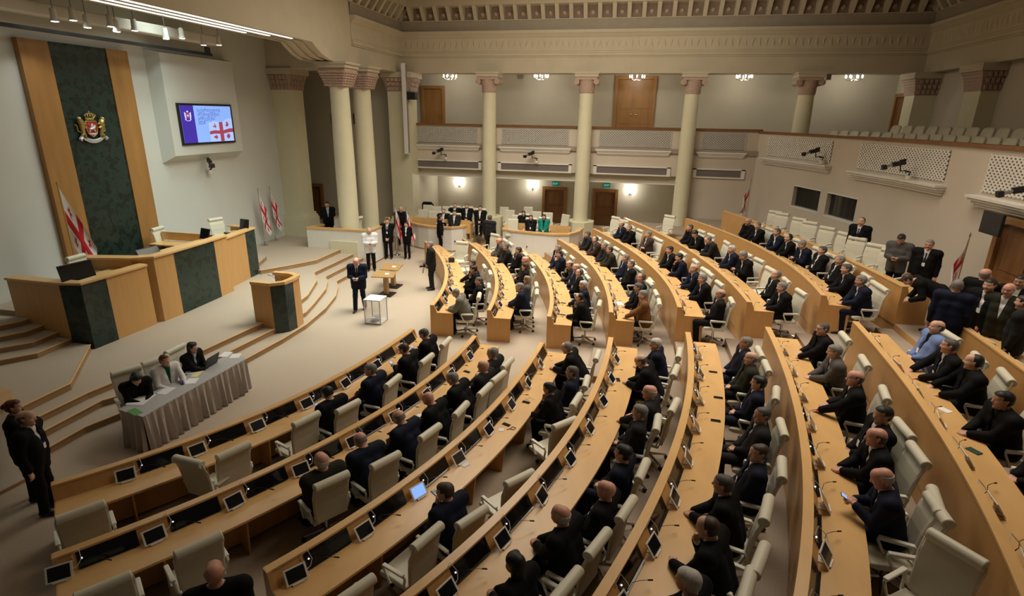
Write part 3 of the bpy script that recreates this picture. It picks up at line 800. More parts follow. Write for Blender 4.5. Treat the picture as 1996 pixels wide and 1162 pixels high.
# lattice bays with moulded shelves
for (sl, sr, lt, rt_) in (((1491, 305), (1622, 324), (1504, 258), (1626, 266)), ((1666, 329), (1845, 366), (1686, 270), (1855, 283)), ((1908, 371), (2075, 425), (1945, 290), (2110, 304))):
    aL, aR = arcpx(*sl), arcpx(*sr)
    zsh = (aL[1]+aR[1])/2
    lo, hi = min(aL[0], aR[0]), max(aL[0], aR[0])
    b = MB()
    n = 10
    for (e, za, zc) in ((.30, zsh-.06, zsh), (.24, zsh-.13, zsh-.06), (.16, zsh-.20, zsh-.13), (.08, zsh-.28, zsh-.20)):
        sh = (.30-e)*.4/GR
        path = [(arc(lo+sh+(hi-lo-2*sh)*i/n), arcn(lo+sh+(hi-lo-2*sh)*i/n)) for i in range(n+1)]
        b.sweep(path, [(-.02, za), (e, za), (e, zc), (-.02, zc)])
    struct(b.build('trim_gallery_shelf', white))
    mrg = .16/GR
    L = (hi-lo-2*mrg)*GR; ht = RT-.14-(zsh+.09)
    nx = int(L/.135)
    lb = lattice(nx, max(4, int(ht/.115)), L, ht)
    vs = []
    for (x, y, z) in lb.v:
        a = hi-mrg-(x/L)*(hi-lo-2*mrg)
        p, nn = arc(a), arcn(a); vs.append((p[0]+nn[0]*(.045-y), p[1]+nn[1]*(.045-y), zsh+.09+z))
    lb.v = vs
    struct(lb.build('trim_lattice_panel', [white, holes]))
# door at the right edge
ad, zd = arcpx(1963, 419)
p, nn = arc(ad-.75/GR), arcn(ad-.75/GR)
door(p[0]+nn[0]*.06, p[1]+nn[1]*.06, 1.5, 1.5, zd-1.5, math.atan2(nn[1], nn[0])+math.pi/2, m_=doorwood)
# gallery floor behind the rail and its tiers
for k in range(3):
    arcwall('floor_gallery_tier', a0, a1, 4.0, 4.52+.24*k, -.3-.95*k, -4.2, carpet_d)['kind'] = 'structure'
# ------------------------------------------------------------------ white booths (curved parapets with wood tops)
def offset_path(pts, cl=False):
    out = []
    for i, p in enumerate(pts):
        a = pts[max(i-1, 0)]; c = pts[min(i+1, len(pts)-1)]
        dx, dy = c[0]-a[0], c[1]-a[1]; L = math.hypot(dx, dy) or 1
        out.append((p, (-dy/L, dx/L)))
    return out
def parapet(name, label, pts, zs, top, thick=.12, wallm=None, side=1):
    """pts: outer face line; zs: base heights; inside on the left when side=1"""
    r = thing(name, label, 'parapet', (pts[0][0], pts[0][1], 0))
    P = offset_path([(p[0]-pts[0][0], p[1]-pts[0][1]) for p in pts])
    P = [(p, (n[0]*side, n[1]*side)) for p, n in P]
    MB().sweep(P, [(0, 0), (thick, 0), (thick, top-.06), (0, top-.06)]).build('parapet_wall', wallm or white, r)
    MB().sweep(P, [(-.035, top-.07), (thick+.06, top-.07), (thick+.06, top), (-.035, top)]).build('parapet_top', woodtop, r)
    MB().sweep(P, [(-.015, 0), (0, 0), (0, .06), (-.015, .06)]).build('parapet_skirting', riser, r)
    return r
pb = [(-13.0, 21.6), (-13.2, 20.75), (-10.38, 20.82), (-10.38, 22.6), (-10.9, 23.9)]
parapet('booth_parapet', 'white parapet with wood top around the booth beside the stage steps', pb, None, 1.46, side=1)
struct(MB().box((-12.0, 22.5, .3), (3.0, 3.3, .6)).build('floor_booth', carpet))
parapet('booth_partition', 'inner white partition with wood top at the back of the stage booth', [onz(x, y, 1.46)[:2] for x, y in ((637, 430), (655, 421), (673, 422))], None, 1.46, side=1)
q = [onz(x, y, 1.15)[:2] for x, y in ((795, 431), (800, 433.5), (815, 437), (835, 440), (860, 442), (880, 443), (902, 441))]
q = [(q[0][0]-.5, q[0][1]+1.4)]+q+[(q[-1][0]+.15, q[-1][1]+1.2)]
parapet('booth_parapet', 'curved white parapet with wood top between the flags and the front desk row', q, None, 1.15, side=1)
q2 = [onz(x, y, 1.15)[:2] for x, y in ((980, 446), (1000, 449), (1040, 453), (1080, 456), (1110, 456), (1128, 451), (1137, 444))]
q2 = [(q2[0][0]-.1, q2[0][1]+1.4)]+q2
parapet('booth_parapet', 'curved white parapet with wood top in front of the woman in teal', q2, None, 1.15, side=1)
for xc in (-8.8, -3.9):
    struct(MB().box((xc, 26.3, .225), (3.2, 3.0, .45)).build('floor_booth', carpet))
struct(MB().box((-6.3, 25.6, .075), (1.4, .8, .15)).box((-6.3, 26.2, .15), (1.4, .8, .3)).build('stage_step_back', riser))
# wooden desk fronts inside the two back booths
for k, (xc, yc, wd) in enumerate(((-9.5, 25.1, 1.3), (-7.9, 24.95, 1.3), (-4.75, 25.0, .95), (-3.1, 24.9, .95))):
    t = thing('booth_desk', 'small wooden booth desk behind a white parapet, %s from the flags' % ORD[k+1], 'desk', (xc, yc, .45))
    MB().box((0, 0, .74), (wd, .5, .04)).build('desktop', woodtop, t)
    MB().box((0, -.24, .60), (wd, .03, .62)).build('front_panel', woodtop, t)
    for s in (-1, 1): MB().box((s*(wd/2-.03), 0, .36), (.03, .46, .72)).build('side_panel', wood, t)
# near booth at the left edge
zt_ = 1.45
q = [onz(x, y, zt_)[:2] for x, y in ((0, 795), (10, 788), (18, 779), (22, 771), (18, 763), (10, 759), (0, 757))]
q = [(-9.70, 3.0), (-9.70, 5.6)]+q[1:-1]+[(-10.6, 6.62), (-13.5, 6.62)]
parapet('booth_parapet', 'near white booth parapet with rounded wooden top by the left edge', q, None, zt_, side=1, thick=.12)
b = MB(); b.prism(q[1:]+[(-13.5, 5.2), (-10.2, 5.2)], zt_-.065, zt_-.002, 0)
b.build('booth_counter', mat('booth_counter_wood', (.62, .46, .2), .35, var=.05), None)
tag(D.objects['booth_counter'], 'rounded pale wooden counter of the near booth at the left edge', 'counter')
struct(MB().box((-12.5, 4.5, .3), (5.5, 3.8, .6)).build('floor_booth', carpet_d))

# ------------------------------------------------------------------ presiding desks on the dais
def dais_desk(name, label, pts, top, base, mats_seg, depth=.75):
    r = thing(name, label, 'desk', (pts[0][0], pts[0][1], base))
    loc = [(p[0]-pts[0][0], p[1]-pts[0][1]) for p in pts]
    P = offset_path(loc)
    for i, mt in enumerate(mats_seg):
        a, c = loc[i], loc[i+1]
        dx, dy = c[0]-a[0], c[1]-a[1]; L = math.hypot(dx, dy); n = (-dy/L, dx/L)
        th = .05 if mt is marble else .045
        MB().prism([(a[0], a[1]), (c[0], c[1]), (c[0]+n[0]*th, c[1]+n[1]*th), (a[0]+n[0]*th, a[1]+n[1]*th)], 0, top-base-.09).build('marble_panel' if mt is marble else 'veneer_panel', mt, r)
    # sloping top board following the front
    bevel(MB().sweep(P, [(-.05, top-base-.09), (.20, top-base-.05), (.20, top-base-.01), (-.05, top-base-.03)]).build('top_rail', woodtop, r), .01)
    return r, loc, P
ZSg = .45
kA = (-12.95, 9.99); k0 = (-14.55, 10.05); 
lt = 2.16
# left (lower) desk: side wing, marble corner, then veneer to the middle desk
r1, l1, P1 = dais_desk('presidium_desk', 'lower left dais desk with green marble corner panel', [k0, (-12.98, 10.02), (-12.48, 10.13), (-12.45, 10.77), (-12.42, 11.95)][::1], lt, ZSg, [wood, marble, marble, wood])
r2, l2, P2 = dais_desk('presidium_desk', 'raised middle dais desk with wide green marble panel', [(-14.1, 11.55), (-12.78, 11.85), (-12.36, 12.15), (-12.33, 12.80), (-12.38, 14.44), (-12.42, 15.06)], 2.33, ZSg, [wood, wood, wood, marble, wood])
r3, l3, P3 = dais_desk('presidium_desk', 'lower right dais desk ending in a narrow green marble panel', [(-12.66, 15.06), (-12.72, 15.39), (-12.88, 16.53), (-12.93, 17.11), (-14.0, 17.3)], 2.16, ZSg, [wood, wood, marble, wood])
for r, y0, y1, x, zt_ in ((r1, 10.25, 11.9, -12.95, 1.99), (r2, 12.3, 15.0, -12.85, 2.14), (r3, 15.3, 17.0, -13.3, 1.99)):
    l = r.location
    MB().box((x-l[0]-.05, (y0+y1)/2-l[1], zt_-l[2]), (.62, y1-y0, .04)).build('worktop', woodtop, r)
# return wing of the middle desk
t = thing('side_table', 'wooden return desk on the dais between two cream chairs', 'desk', (-13.75, 14.95, ZD))
MB().box((0, 0, .92), (1.9, .05, .26)).build('upstand', woodtop, t)
MB().box((0, -.28, .74), (1.9, .6, .04)).build('desktop', woodtop, t)
MB().box((.0, -.02, .37), (1.9, .04, .74)).build('back_panel', wood, t)
MB().box((-.92, -.3, .36), (.03, .55, .72)).build('side_panel', wood, t)
def monitor(label, loc, rz, wd=.62, ht=.38, tilt=.2):
    t = thing('monitor', label, 'monitor', loc, rz)
    M = Matrix.Rotation(-tilt, 3, 'X')
    bevel(MB().box((0, 0, ht/2+.06), (wd, .035, ht), M=M).build('housing', black, t), .008)
    MB().box((0, -.02, ht*.5+.06), (wd*.93, .004, ht*.88), M=M).build('screen', glossblk, t)
    MB().box((0, .022, ht*.8), (wd*.6, .012, .03), M=M).build('back_rib', steel, t)
    MB().cyl((0, .03, 0), (0, .03, .12), .025).cyl((0, .02, 0), (0, .02, .012), .11, n=16).build('stand', black, t)
    return t
p = onx(151, 540, -12.9); monitor('black monitor seen from behind on the lower left dais desk', (-12.88, p[1], 2.01), math.pi/2-.1, .80, .44)
p = onx(291, 492, -12.7); monitor('black monitor seen from behind on the raised middle dais desk', (-12.72, p[1], 2.10), math.pi/2-.1, .66, .30, .5)
p = onx(412, 450, -12.7); monitor('thin monitor turned sideways beside the return desk on the dais', (-12.95, p[1], 2.12), -.3, .44, .34, .3)
p = onx(478, 432, -13.1); monitor('small dark monitor on the lower right dais desk', (-13.15, p[1], 2.02), -.2, .40, .36, .2)
t = thing('desk_phone', 'dark desk telephone on the lower right dais desk', 'telephone', (-13.3, 16.25, 2.012), 1.2)
bevel(MB().box((0, 0, .03), (.2, .24, .06)).build('phone_body', black, t), .01); MB().box((-.07, 0, .075), (.05, .22, .03)).build('handset', black, t)
t = thing('document_stack', 'pile of papers with pale blue top sheet on the lower right dais desk', 'papers', (-13.3, 15.75, 2.011), .3)
MB().box((0, 0, .04), (.30, .42, .08)).build('sheets', paper, t); MB().box((0.01, 0, .084), (.29, .40, .006)).build('cover_sheet', mat('pale_blue_card', (.45, .62, .80), .7, var=.02), t)
tag(MB().box((0, 0, .02), (.06, .42, .035)).build('microphone_bar', black, None, (-12.72, 14.05, 2.17), .0), 'thin black bar lying on the raised middle dais desk', 'microphone')

# ------------------------------------------------------------------ speaker's pulpit
t = thing('pulpit', 'wooden speaker pulpit with green marble front strip on the steps', 'pulpit', (-9.35, 13.25, .15))
fr = [(-.62, -.50), (-.02, -.52), (.26, -.28), (.30, .05), (.26, .42), (-.06, .60), (-.62, .60)]
hp = 1.46
segm = [wood, marble, marble, wood, marble, wood]
nm = ['side_panel', 'marble_panel', 'marble_panel', 'front_panel', 'marble_panel', 'side_panel']
for i in range(6):
    a, c = fr[i], fr[i+1]; dx, dy = c[0]-a[0], c[1]-a[1]; L = math.hypot(dx, dy); n = (-dy/L*.035, dx/L*.035)
    MB().prism([a, c, (c[0]+n[0], c[1]+n[1]), (a[0]+n[0], a[1]+n[1])], .0, hp-.06).build(nm[i], segm[i], t)
MB().sweep(offset_path(fr), [(-.035, hp-.08), (.13, hp-.08), (.13, hp), (-.035, hp)]).build('top_rail', woodtop, t)
MB().prism([(-.55, -.44), (-.02, -.44), (.2, -.2), (.2, .35), (-.05, .52), (-.55, .52)], hp-.34, hp-.31).build('reading_shelf', woodtop, t)
b = MB()
for dy in (-.06, .06): b.tube([(.05, dy, hp-.31), (-.05, dy, hp-.1), (-.22, dy*1.4, hp+.06), (-.36, dy*1.6, hp+.10)], [.008, .006, .006, .011], 6)
b.build('microphone', steel, t)

# ------------------------------------------------------------------ ballot box, small tables, skirted table
t = thing('ballot_box', 'clear ballot box with white lid and metal legs, ballots inside', 'ballot box', (-7.29, 14.68, 0))
wv = .52
MB().box((0, 0, .75), (wv, wv, .035)).build('lid', paper, t)
for sx in (-1, 1):
    for sy in (-1, 1): MB().box((sx*(wv/2-.015), sy*(wv/2-.015), .368), (.026, .026, .735)).build('corner_post', steel, t)
for sx in (-1, 1): MB().box((sx*(wv/2-.006), 0, .37), (.006, wv-.05, .70)).build('clear_panel', acryl, t)
for sy in (-1, 1): MB().box((0, sy*(wv/2-.006), .37), (wv-.05, .006, .70)).build('clear_panel', acryl, t)
MB().box((0, 0, .03), (wv-.02, wv-.02, .02)).build('floor_plate', paper, t)
random.seed(3)
for k in range(14):
    o = MB().box((0, 0, 0), (.11, .15, .004)).build('ballot_paper', paper, None, (-7.29+random.uniform(-.15, .1), 14.68+random.uniform(-.15, .15), .06+.012*k), random.uniform(0, 3))
    o.rotation_euler[0] = random.uniform(-.3, .3)*0.3
    tag(o, 'folded white ballot lying inside the clear ballot box', 'ballot', 'ballots in the box')
def pedestal(label, pts, lz, paperl):
    c = (sum(p[0] for p in pts)/4, sum(p[1] for p in pts)/4)
    t = thing('pedestal_table', label, 'table', (c[0], c[1], 0))
    lp = [(p[0]-c[0], p[1]-c[1]) for p in pts]
    bevel(MB().prism(lp, .715, .75).build('tabletop', wooddk if 0 else mat('table_oak', (.42, .25, .10), .4, var=.1, scale=6), t), .006)
    MB().box((0.05, .0, .38), (.13, .16, .68)).build('pedestal', D.materials['table_oak'], t)
    bevel(MB().box((.05, 0, .02), (.52, .52, .04)).build('foot_plate', black, t), .01)
    o = MB().box((0, 0, .003), (.13, .2, .004)).build('paper_slip', paper, None, (c[0]+.1, c[1]+.02, .751), .5)
    tag(o, paperl, 'paper')
pedestal('nearer small oak pedestal table beside the ballot box', [onz(x, y, .75)[:2] for x, y in ((723, 539), (766, 541), (773, 529), (733, 527))], 0, 'white paper slip on the nearer pedestal table')
pedestal('farther small oak pedestal table behind the nearer one', [onz(x, y, .75)[:2] for x, y in ((740, 525), (775, 527), (786, 515), (749, 513))], 0, 'white paper slip on the farther pedestal table')
# skirted registration table
TB = [(-8.30, 7.30), (-8.15, 9.95), (-8.68, 10.12), (-8.95, 7.42)]
t = thing('registration_table', 'long table with pleated grey satin skirt below the stage', 'table', (-8.55, 8.7, 0))
cx_, cy_ = -8.55, 8.7
MB().prism([(p[0]-cx_, p[1]-cy_) for p in TB], .72, .75).build('tabletop', clothtop, t)
sk = []
per = []
n = 46
for i in range(4):
    a, c = TB[i], TB[(i+1) % 4]; L = math.hypot(c[0]-a[0], c[1]-a[1]); m_ = max(4, int(L/.05))
    dx, dy = (c[0]-a[0])/L, (c[1]-a[1])/L
    for j in range(m_): per.append((a[0]+dx*L*j/m_, a[1]+dy*L*j/m_, dy, -dx))
rows = []
for k in range(7):
    f = k/6; R_ = []
    for i, (x, y, nx, ny) in enumerate(per+[per[0]]):
        w_ = (.012+.05*f)*math.sin(i*1.9)+.02*f*math.sin(i*.7)+.03*f
        R_.append((x+nx*w_-cx_, y+ny*w_-cy_, .745-.735*f))
    rows.append(R_)
MB().grid(rows).build('pleated_skirt', cloth, t)
def flat(name, label, cat, px, py, z, wd, ht, rz, m_, th=.004, group=None):
    p = onz(px, py, z)
    o = MB().box((0, 0, th/2), (wd, ht, th)).build(name, m_, None, (p[0], p[1], z), rz)
    tag(o, label, cat, group); return o
tz = .751
flat('paper_sheet', 'large white sheet near the dark-haired woman at the skirted table', 'paper', 276, 778, tz, .34, .46, .2, paper)
flat('paper_sheet', 'white sheet in the middle of the skirted table', 'paper', 323, 762, tz, .22, .30, .1, paper)
flat('folder', 'green printed card at the near corner of the skirted table', 'folder', 263, 803, tz, .14, .30, 1.2, green)
flat('paper_sheet', 'white sheet held before the woman in the white jacket', 'paper', 340, 744, tz, .2, .26, .3, paper)
flat('paper_sheet', 'pale paper with yellow edge beside the blue seal', 'paper', 374, 743, tz, .2, .26, .4, paper)
flat('paper_sheet', 'white paper beside the laptop front edge', 'paper', 373, 724, tz, .2, .28, .4, paper)
flat('note_pad', 'yellow notes in front of the laptop', 'notes', 384, 729, tz, .14, .3, .3, ypaper)
flat('paper_sheet', 'white paper behind the laptop at the far table end', 'paper', 440, 691, tz, .2, .28, .2, paper)
flat('paper_sheet', 'white and yellow paper at the far table corner', 'paper', 459, 694, tz, .2, .26, .4, paper)
p = onz(357, 749, tz)
tag(MB().lathe([(.035, 0), (.035, .02), (.015, .03), (.015, .06), (.022, .07), (.001, .08)], (0, 0, 0), 14).build('hand_stamp', mat('seal_violet', (.12, .05, .45), .4), None, p), 'small violet hand stamp on the skirted table', 'stamp')
p = onz(384, 716, tz)
tag(MB().ball((0, 0, .014), .03, sc=(1, 1.6, .5)).build('computer_mouse', black, None, (p[0], p[1], tz), .3), 'black computer mouse beside the laptop', 'mouse')
p = onz(402, 712, tz)
lp = thing('laptop', 'open black laptop on the skirted table', 'laptop', (p[0]-.02, p[1], tz), 1.60)
bevel(MB().box((0, 0, .01), (.38, .26, .02)).build('keyboard_deck', black, lp), .004)
M = Matrix.Rotation(-.42, 3, 'X')
bevel(MB().box((0, -.19, .13), (.38, .012, .27), M=Matrix.Rotation(.35, 3, 'X')).build('screen_lid', black, lp), .004)

# ------------------------------------------------------------------ emblem on the marble
p = onx(176, 249, XL+.15)
em = thing('coat_of_arms', 'gilded coat of arms with red shield and two lions on the green marble', 'emblem', (p[0]+.0, p[1], p[2]))
S_ = .42
def Y(u, v, x=.0): return (x, u*S_, v*S_)
b = MB(); sh = [(-.42, .42), (.42, .42), (.42, -.1), (.32, -.38), (0, -.58), (-.32, -.38), (-.42, -.1)]
b.add([Y(u, v, .05) for u, v in sh]+[Y(u, v, 0) for u, v in sh], [tuple(range(7)), tuple(range(13, 6, -1))]+[(i, 7+i, 7+(i+1) % 7, (i+1) % 7) for i in range(7)])
b.build('shield', shieldred, em)
MB().tube([Y(u, v, .05) for u, v in sh+[sh[0]]], .017, 6).build('shield_rim', gold, em)
b = MB()
b.tube([Y(-.2, -.1, .06), Y(0, -.02, .07), Y(.16, .02, .06), Y(.24, .18, .06)], [.03, .05, .04, .02], 6)     # horse
b.tube([Y(-.05, 0, .07), Y(.0, .16, .08), Y(.02, .26, .07)], [.035, .035, .025], 6)
b.tube([Y(-.18, -.1, .06), Y(-.22, -.3, .06)], .02, 5).tube([Y(.14, -.02, .06), Y(.2, -.2, .06)], .02, 5).tube([Y(-.25, .3, .07), Y(.25, -.35, .07)], .009, 5)
b.tube([Y(-.3, -.38, .06), Y(0, -.42, .06), Y(.25, -.36, .06)], [.015, .03, .015], 6)
b.build('rider_relief', silver, em)
def lion(s):
    b = MB()
    b.tube([Y(s*.62, -.42, .04), Y(s*.72, -.1, .06), Y(s*.72, .25, .07), Y(s*.80, .46, .07), Y(s*.86, .60, .06)], [.04, .055, .075, .075, .045], 8)
    b.ball(Y(s*.86, .58, .08), .062, 0, 10)
    b.tube([Y(s*.68, .3, .08), Y(s*.5, .28, .09), Y(s*.44, .22, .09)], [.035, .028, .022], 6).tube([Y(s*.7, .12, .08), Y(s*.52, .02, .09), Y(s*.44, .02, .09)], [.035, .028, .022], 6)
    b.tube([Y(s*.66, -.35, .05), Y(s*.82, -.5, .05), Y(s*.74, -.72, .05)], [.045, .035, .025], 6).tube([Y(s*.6, -.4, .05), Y(s*.56, -.62, .05)], [.04, .025], 6)
    b.tube([Y(s*.76, -.3, .03), Y(s*1.02, -.2, .03), Y(s*1.0, .1, .03), Y(s*1.1, .2, .03)], [.02, .018, .016, .028], 6)
    return b
lion(-1).build('lion', gold, em); lion(1).build('lion', gold, em)
b = MB(); b.lathe([(.30*S_, .50*S_), (.34*S_, .56*S_), (.30*S_, .62*S_)], (.04, 0, 0), 16, sx=.3)
for u in (-.3, -.15, 0, .15, .3):
    b.tube([Y(u*.8, .6, .05), Y(u*1.25, .78, .06), Y(u*.9, .9, .06), Y(0, .95, .06)], [.018, .02, .018, .014], 6); b.ball(Y(u*1.25, .80, .07), .024, 0, 8)
b.tube([Y(0, .92, .06), Y(0, 1.10, .06)], .014, 5).tube([Y(-.07, 1.03, .06), Y(.07, 1.03, .06)], .012, 5)
b.build('crown', gold, em)
b = MB()
for s in (0,):
    n = 16; top = []; bot = []
    for i in range(n+1):
        u = -1+2*i/n; v = -.98+.34*abs(u)**2
        top.append((.06, u*.86*S_, (v+.13)*S_)); bot.append((.05, u*.86*S_, (v-.03)*S_))
    b.grid([top, bot])
    for s in (-1, 1): b.tube([Y(s*.86, -.62, .05), Y(s*1.0, -.72, .06), Y(s*.9, -.82, .05)], [.05, .045, .03], 6)
b.tube([Y(u, -.72+.16*abs(u)**1.5*2-.1, .05) for u in np.linspace(-.55, .55, 9)], .026, 6)
b.build('ribbon', silver, em)

# ------------------------------------------------------------------ flags
def flagstand(label, base, toppx, lean=(0, 0), hoist=1.15, fly=1.6, side=0.0, sway=1, ph=None):
    """side: world angle toward which the cloth falls from the pole"""
    t = thing('flag_stand', label, 'flag', base)
    d = ray(*toppx); hd = math.hypot(base[0], base[1]); tt = hd/math.hypot(d[0], d[1]); ztop = HC+d[2]*tt-base[2]
    MB().lathe([(.17, 0), (.17, .015), (.05, .04), (.03, .10), (.02, .16)], (0, 0, 0), 18).build('foot', chrome, t)
    MB().cyl((0, 0, .1), (0, 0, ztop-.1), .013, n=8).build('pole', chrome if ph is None else gold, t)
    b = MB(); b.lathe([(.006, 0), (.02, .03), (.024, .06), (.004, .13)], (0, 0, ztop-.13), 8); b.build('finial', gold, t)
    hz = ztop-.16; NU, NV = 46, 34; P = []
    dx, dy = math.cos(side), math.sin(side); ex, ey = -dy, dx
    L = hz-.25
    # cloth hangs: hoist edge down the pole, fly falling in folds
    hs = min(hoist, L*.55); fl = min(fly, L*.98-hs*.55)
    for i in range(NU+1):
        u = i/NU; R_ = []
        for j in range(NV+1):
            v = j/NV
            out = .02+.21*L*u*(1-.35*v)+.02*v
            dep = -L*(.66*u+v*(.60-.28*u))
            fold = (.012+.06*u)*math.sin(u*8+v*4.0)+.03*u*math.sin(v*8)
            R_.append((dx*out+ex*fold, dy*out+ey*fold, hz+dep))
        P.append(R_)
    def pat(u, v):
        if abs(u-.5) < .085 or abs(v-.5) < .115: return 1
        for cu, cv in ((.22, .21), (.78, .21), (.22, .79), (.78, .79)):
            a_, c_ = abs(u-cu)*1.5, abs(v-cv)
            if (a_ < .028+.25*max(0, c_-.03) and c_ < .10) or (c_ < .028+.25*max(0, a_-.03) and a_ < .10): return 1
        return 0
    MB().grid(P, lambda i, j: pat((i+.5)/NU, (j+.5)/NV)).build('flag_cloth', [fwhite, red], t)
    return t
px = ray(133, 500)
flagstand('tall red cross flag behind the lower left dais desk', (onx(140, 480, -14.4)[0], onx(137, 470, -14.4)[1], ZD), (133, 352), side=math.pi/2-.5, hoist=1.25, fly=1.9, ph=1)
flagstand('red cross flag on chrome stand, left one of the pair by the stage wall', onz(516, 478, .6), (505, 366), side=math.pi/2-.3)
flagstand('red cross flag on chrome stand, right one of the pair by the stage wall', onz(537, 468, .6), (523, 362), side=math.pi/2-.3)
flagstand('red cross flag behind the suited man at the booth parapet', onz(774, 497, 0), (769, 398), side=.1)
flagstand('red cross flag behind the woman in the dark suit at the parapet', onz(795, 494, 0), (787, 402), side=.3)
aF, zF = arcpx(1455, 350)
pf_ = (arc(a1-.6/GR)[0]-.5, arc(a1-.6/GR)[1]-.45, 1.5)
flagstand('red cross flag in the far corner by the curved gallery wall', pf_, (1455, 346), side=math.pi+.6)
pq = arc(arcpx(1925, 500)[0]); nq = arcn(arcpx(1925, 500)[0])
flagstand('red cross flag beside the brown door at the right edge', (pq[0]+nq[0]*.5, pq[1]+nq[1]*.5, 1.5), (1932, 457), side=math.pi+.5, ph=1)

# ------------------------------------------------------------------ remote cameras, sconces, chandeliers, signs, speakers
def robocam(label, base, rz, foot=None):
    t = thing('remote_camera', label, 'camera', base, rz); t.scale = (.75, .75, .75)
    MB().cyl((0, 0, -.0), (0, 0, .16), .10, n=14).build('mount', white, t)
    b = MB(); b.tube([(0, 0, .16), (.10, 0, .30), (.02, -.18, .34), (-.06, -.30, .30), (-.05, -.34, .52)], .028, 6).tube([(.05, 0, .16), (.12, -.02, .3), (.10, -.2, .28)], .02, 6)
    b.build('pan_arm', black, t)
    M = Matrix.Rotation(.25, 3, 'X')
    bevel(MB().box((-.05, -.42, .60), (.15, .46, .17), M=M).box((-.05, -.28, .72), (.09, .2, .08), M=M).build('camera_body', black, t), .01)
    MB().cyl((-.05, -.62, .53), (-.05, -.86, .46), .05, n=12).build('lens', steel, t)
    bevel(MB().box((-.05, -.92, .44), (.20, .14, .17), M=M).build('lens_hood', black, t), .01)
    return t
p = onx(412, 332, XL+.12); robocam('robotic camera on the stage wall below the television', (XL+.14, p[1]-.1, p[2]-.1), .9)
p = ony(868, 311, YG-.2); robocam('robotic camera on the balcony front nearest the twin columns', (p[0], YG-.15, p[2]), -.6)
p = ony(1045, 318, YG-.2); robocam('robotic camera on the balcony front, second bay from the twin columns', (p[0], YG-.15, p[2]), -.7)
for (cx, cy, lab) in ((1611, 318, 'farthest'), (1783, 349, 'middle'), (2040, 412, 'nearest')):
    a, z = arcpx(cx, cy); p, nn = arc(a), arcn(a)
    robocam('%s robotic camera on the curved gallery shelf' % lab, (p[0]+nn[0]*.2, p[1]+nn[1]*.2, z-.02), math.atan2(nn[1], nn[0])-math.pi/2-.1+math.pi)
def pointlamp(loc, e, col=(1, .92, .8), r=.06):
    l = D.lights.new('lamp_bulb_light', 'POINT'); l.energy = e; l.color = col; l.shadow_soft_size = r
    o = D.objects.new('lamp_bulb_light', l); COL.objects.link(o); o.location = loc
for k, (x, y) in enumerate(((893, 356), (1037, 362), (1228, 372))):
    p = ony(x, y, YB-.25)
    t = thing('wall_sconce', ['glowing wall sconce left of the round column', 'glowing wall sconce left of the first exit door', 'glowing wall sconce right of the tall exit door'][k], 'wall lamp', (p[0], YB-.02, p[2]))
    MB().box((0, -.02, -.12), (.10, .04, .2)).build('back_plate', steel, t)
    b = MB()
    for dx in (-.16, 0, .16): b.tube([(0, -.04, -.16), (dx*.6, -.14, -.20), (dx, -.2, -.12)], .012, 6)
    b.build('bracket', steel, t)
    b = MB()
    for dx in (-.16, 0, .16): b.lathe([(.05, -.1), (.075, .02), (.06, .12), (.02, .13)], (dx, -.2, 0), 12)
    b.build('lamp_shade', lampglow, t)
    pointlamp((p[0], YB-.45, p[2]+.05), 16)
for k, (x, y) in enumerate(((877, 149), (1055, 149), (1242, 150), (1451, 150), (1665, 150))):
    p = ony(x, y, 29.0)
    t = thing('chandelier', 'small branched chandelier in the upper gallery, %s from the single door' % ORD[k+1], 'chandelier', (p[0], 29.0, p[2]))
    MB().cyl((0, 0, 0), (0, 0, 8.32-p[2]), .015, n=6).build('rod', steel, t)
    b = MB(); b.lathe([(.02, -.16), (.07, -.12), (.03, -.05), (.05, 0), (.02, .06)], (0, 0, 0), 10)
    for j in range(8):
        a = 2*math.pi*j/8; c, s = math.cos(a), math.sin(a)
        b.tube([(0, 0, -.08), (c*.16, s*.16, -.16), (c*.30, s*.30, -.12), (c*.34, s*.34, -.04)], .012, 5)
    b.build('branches', chrome, t)
    b = MB()
    for j in range(8):
        a = 2*math.pi*j/8; b.lathe([(.018, -.04), (.026, .03), (.004, .09)], (math.cos(a)*.34, math.sin(a)*.34, 0), 8)
    b.build('candle_lamps', candle, t)
    pointlamp((p[0], 29.0, p[2]-.1), 26, r=.25)
for k, (x, y) in enumerate(((1083, 358), (1183, 361))):
    p = ony(x, y, YB-.05)
    t = thing('exit_sign', ['green exit sign above the door left of the round column', 'green exit sign above the taller door right of the round column'][k], 'sign', (p[0], YB-.04, p[2]))
    MB().box((0, 0, 0), (.34, .05, .22)).build('sign_box', exitg, t)
    text_mesh('sign_lettering', 'EXIT', .13, exitw, t, Matrix(((1, 0, 0, -.14), (0, 0, -1, -.03), (0, 1, 0, -.045), (0, 0, 0, 1))))
p = ony(801, 187, 26.6); t = thing('stage_monitor_box', 'black box speaker fixed high on the square pillar', 'speaker', (p[0]+.05, 26.6, p[2]))
bevel(MB().box((0, 0, 0), (.44, .35, .34)).build('speaker_box', black, t), .01); MB().box((-.1, .0, .2), (.2, .1, .06)).build('bracket', steel, t)
p = onx(745, 240, -11.0); t = thing('line_array_speaker', 'slim white column loudspeaker on the square pillar', 'speaker', (-10.95, 26.46, 5.2))
bevel(MB().box((0, 0, 1.0), (.2, .22, 4.1)).build('speaker_column', tabwhite, t), .02); MB().box((.11, 0, 1.0), (.02, .14, 4.0)).build('speaker_grille', grille, t); MB().box((0, .19, 1.5), (.06, .22, .06)).build('wall_bracket', steel, t)
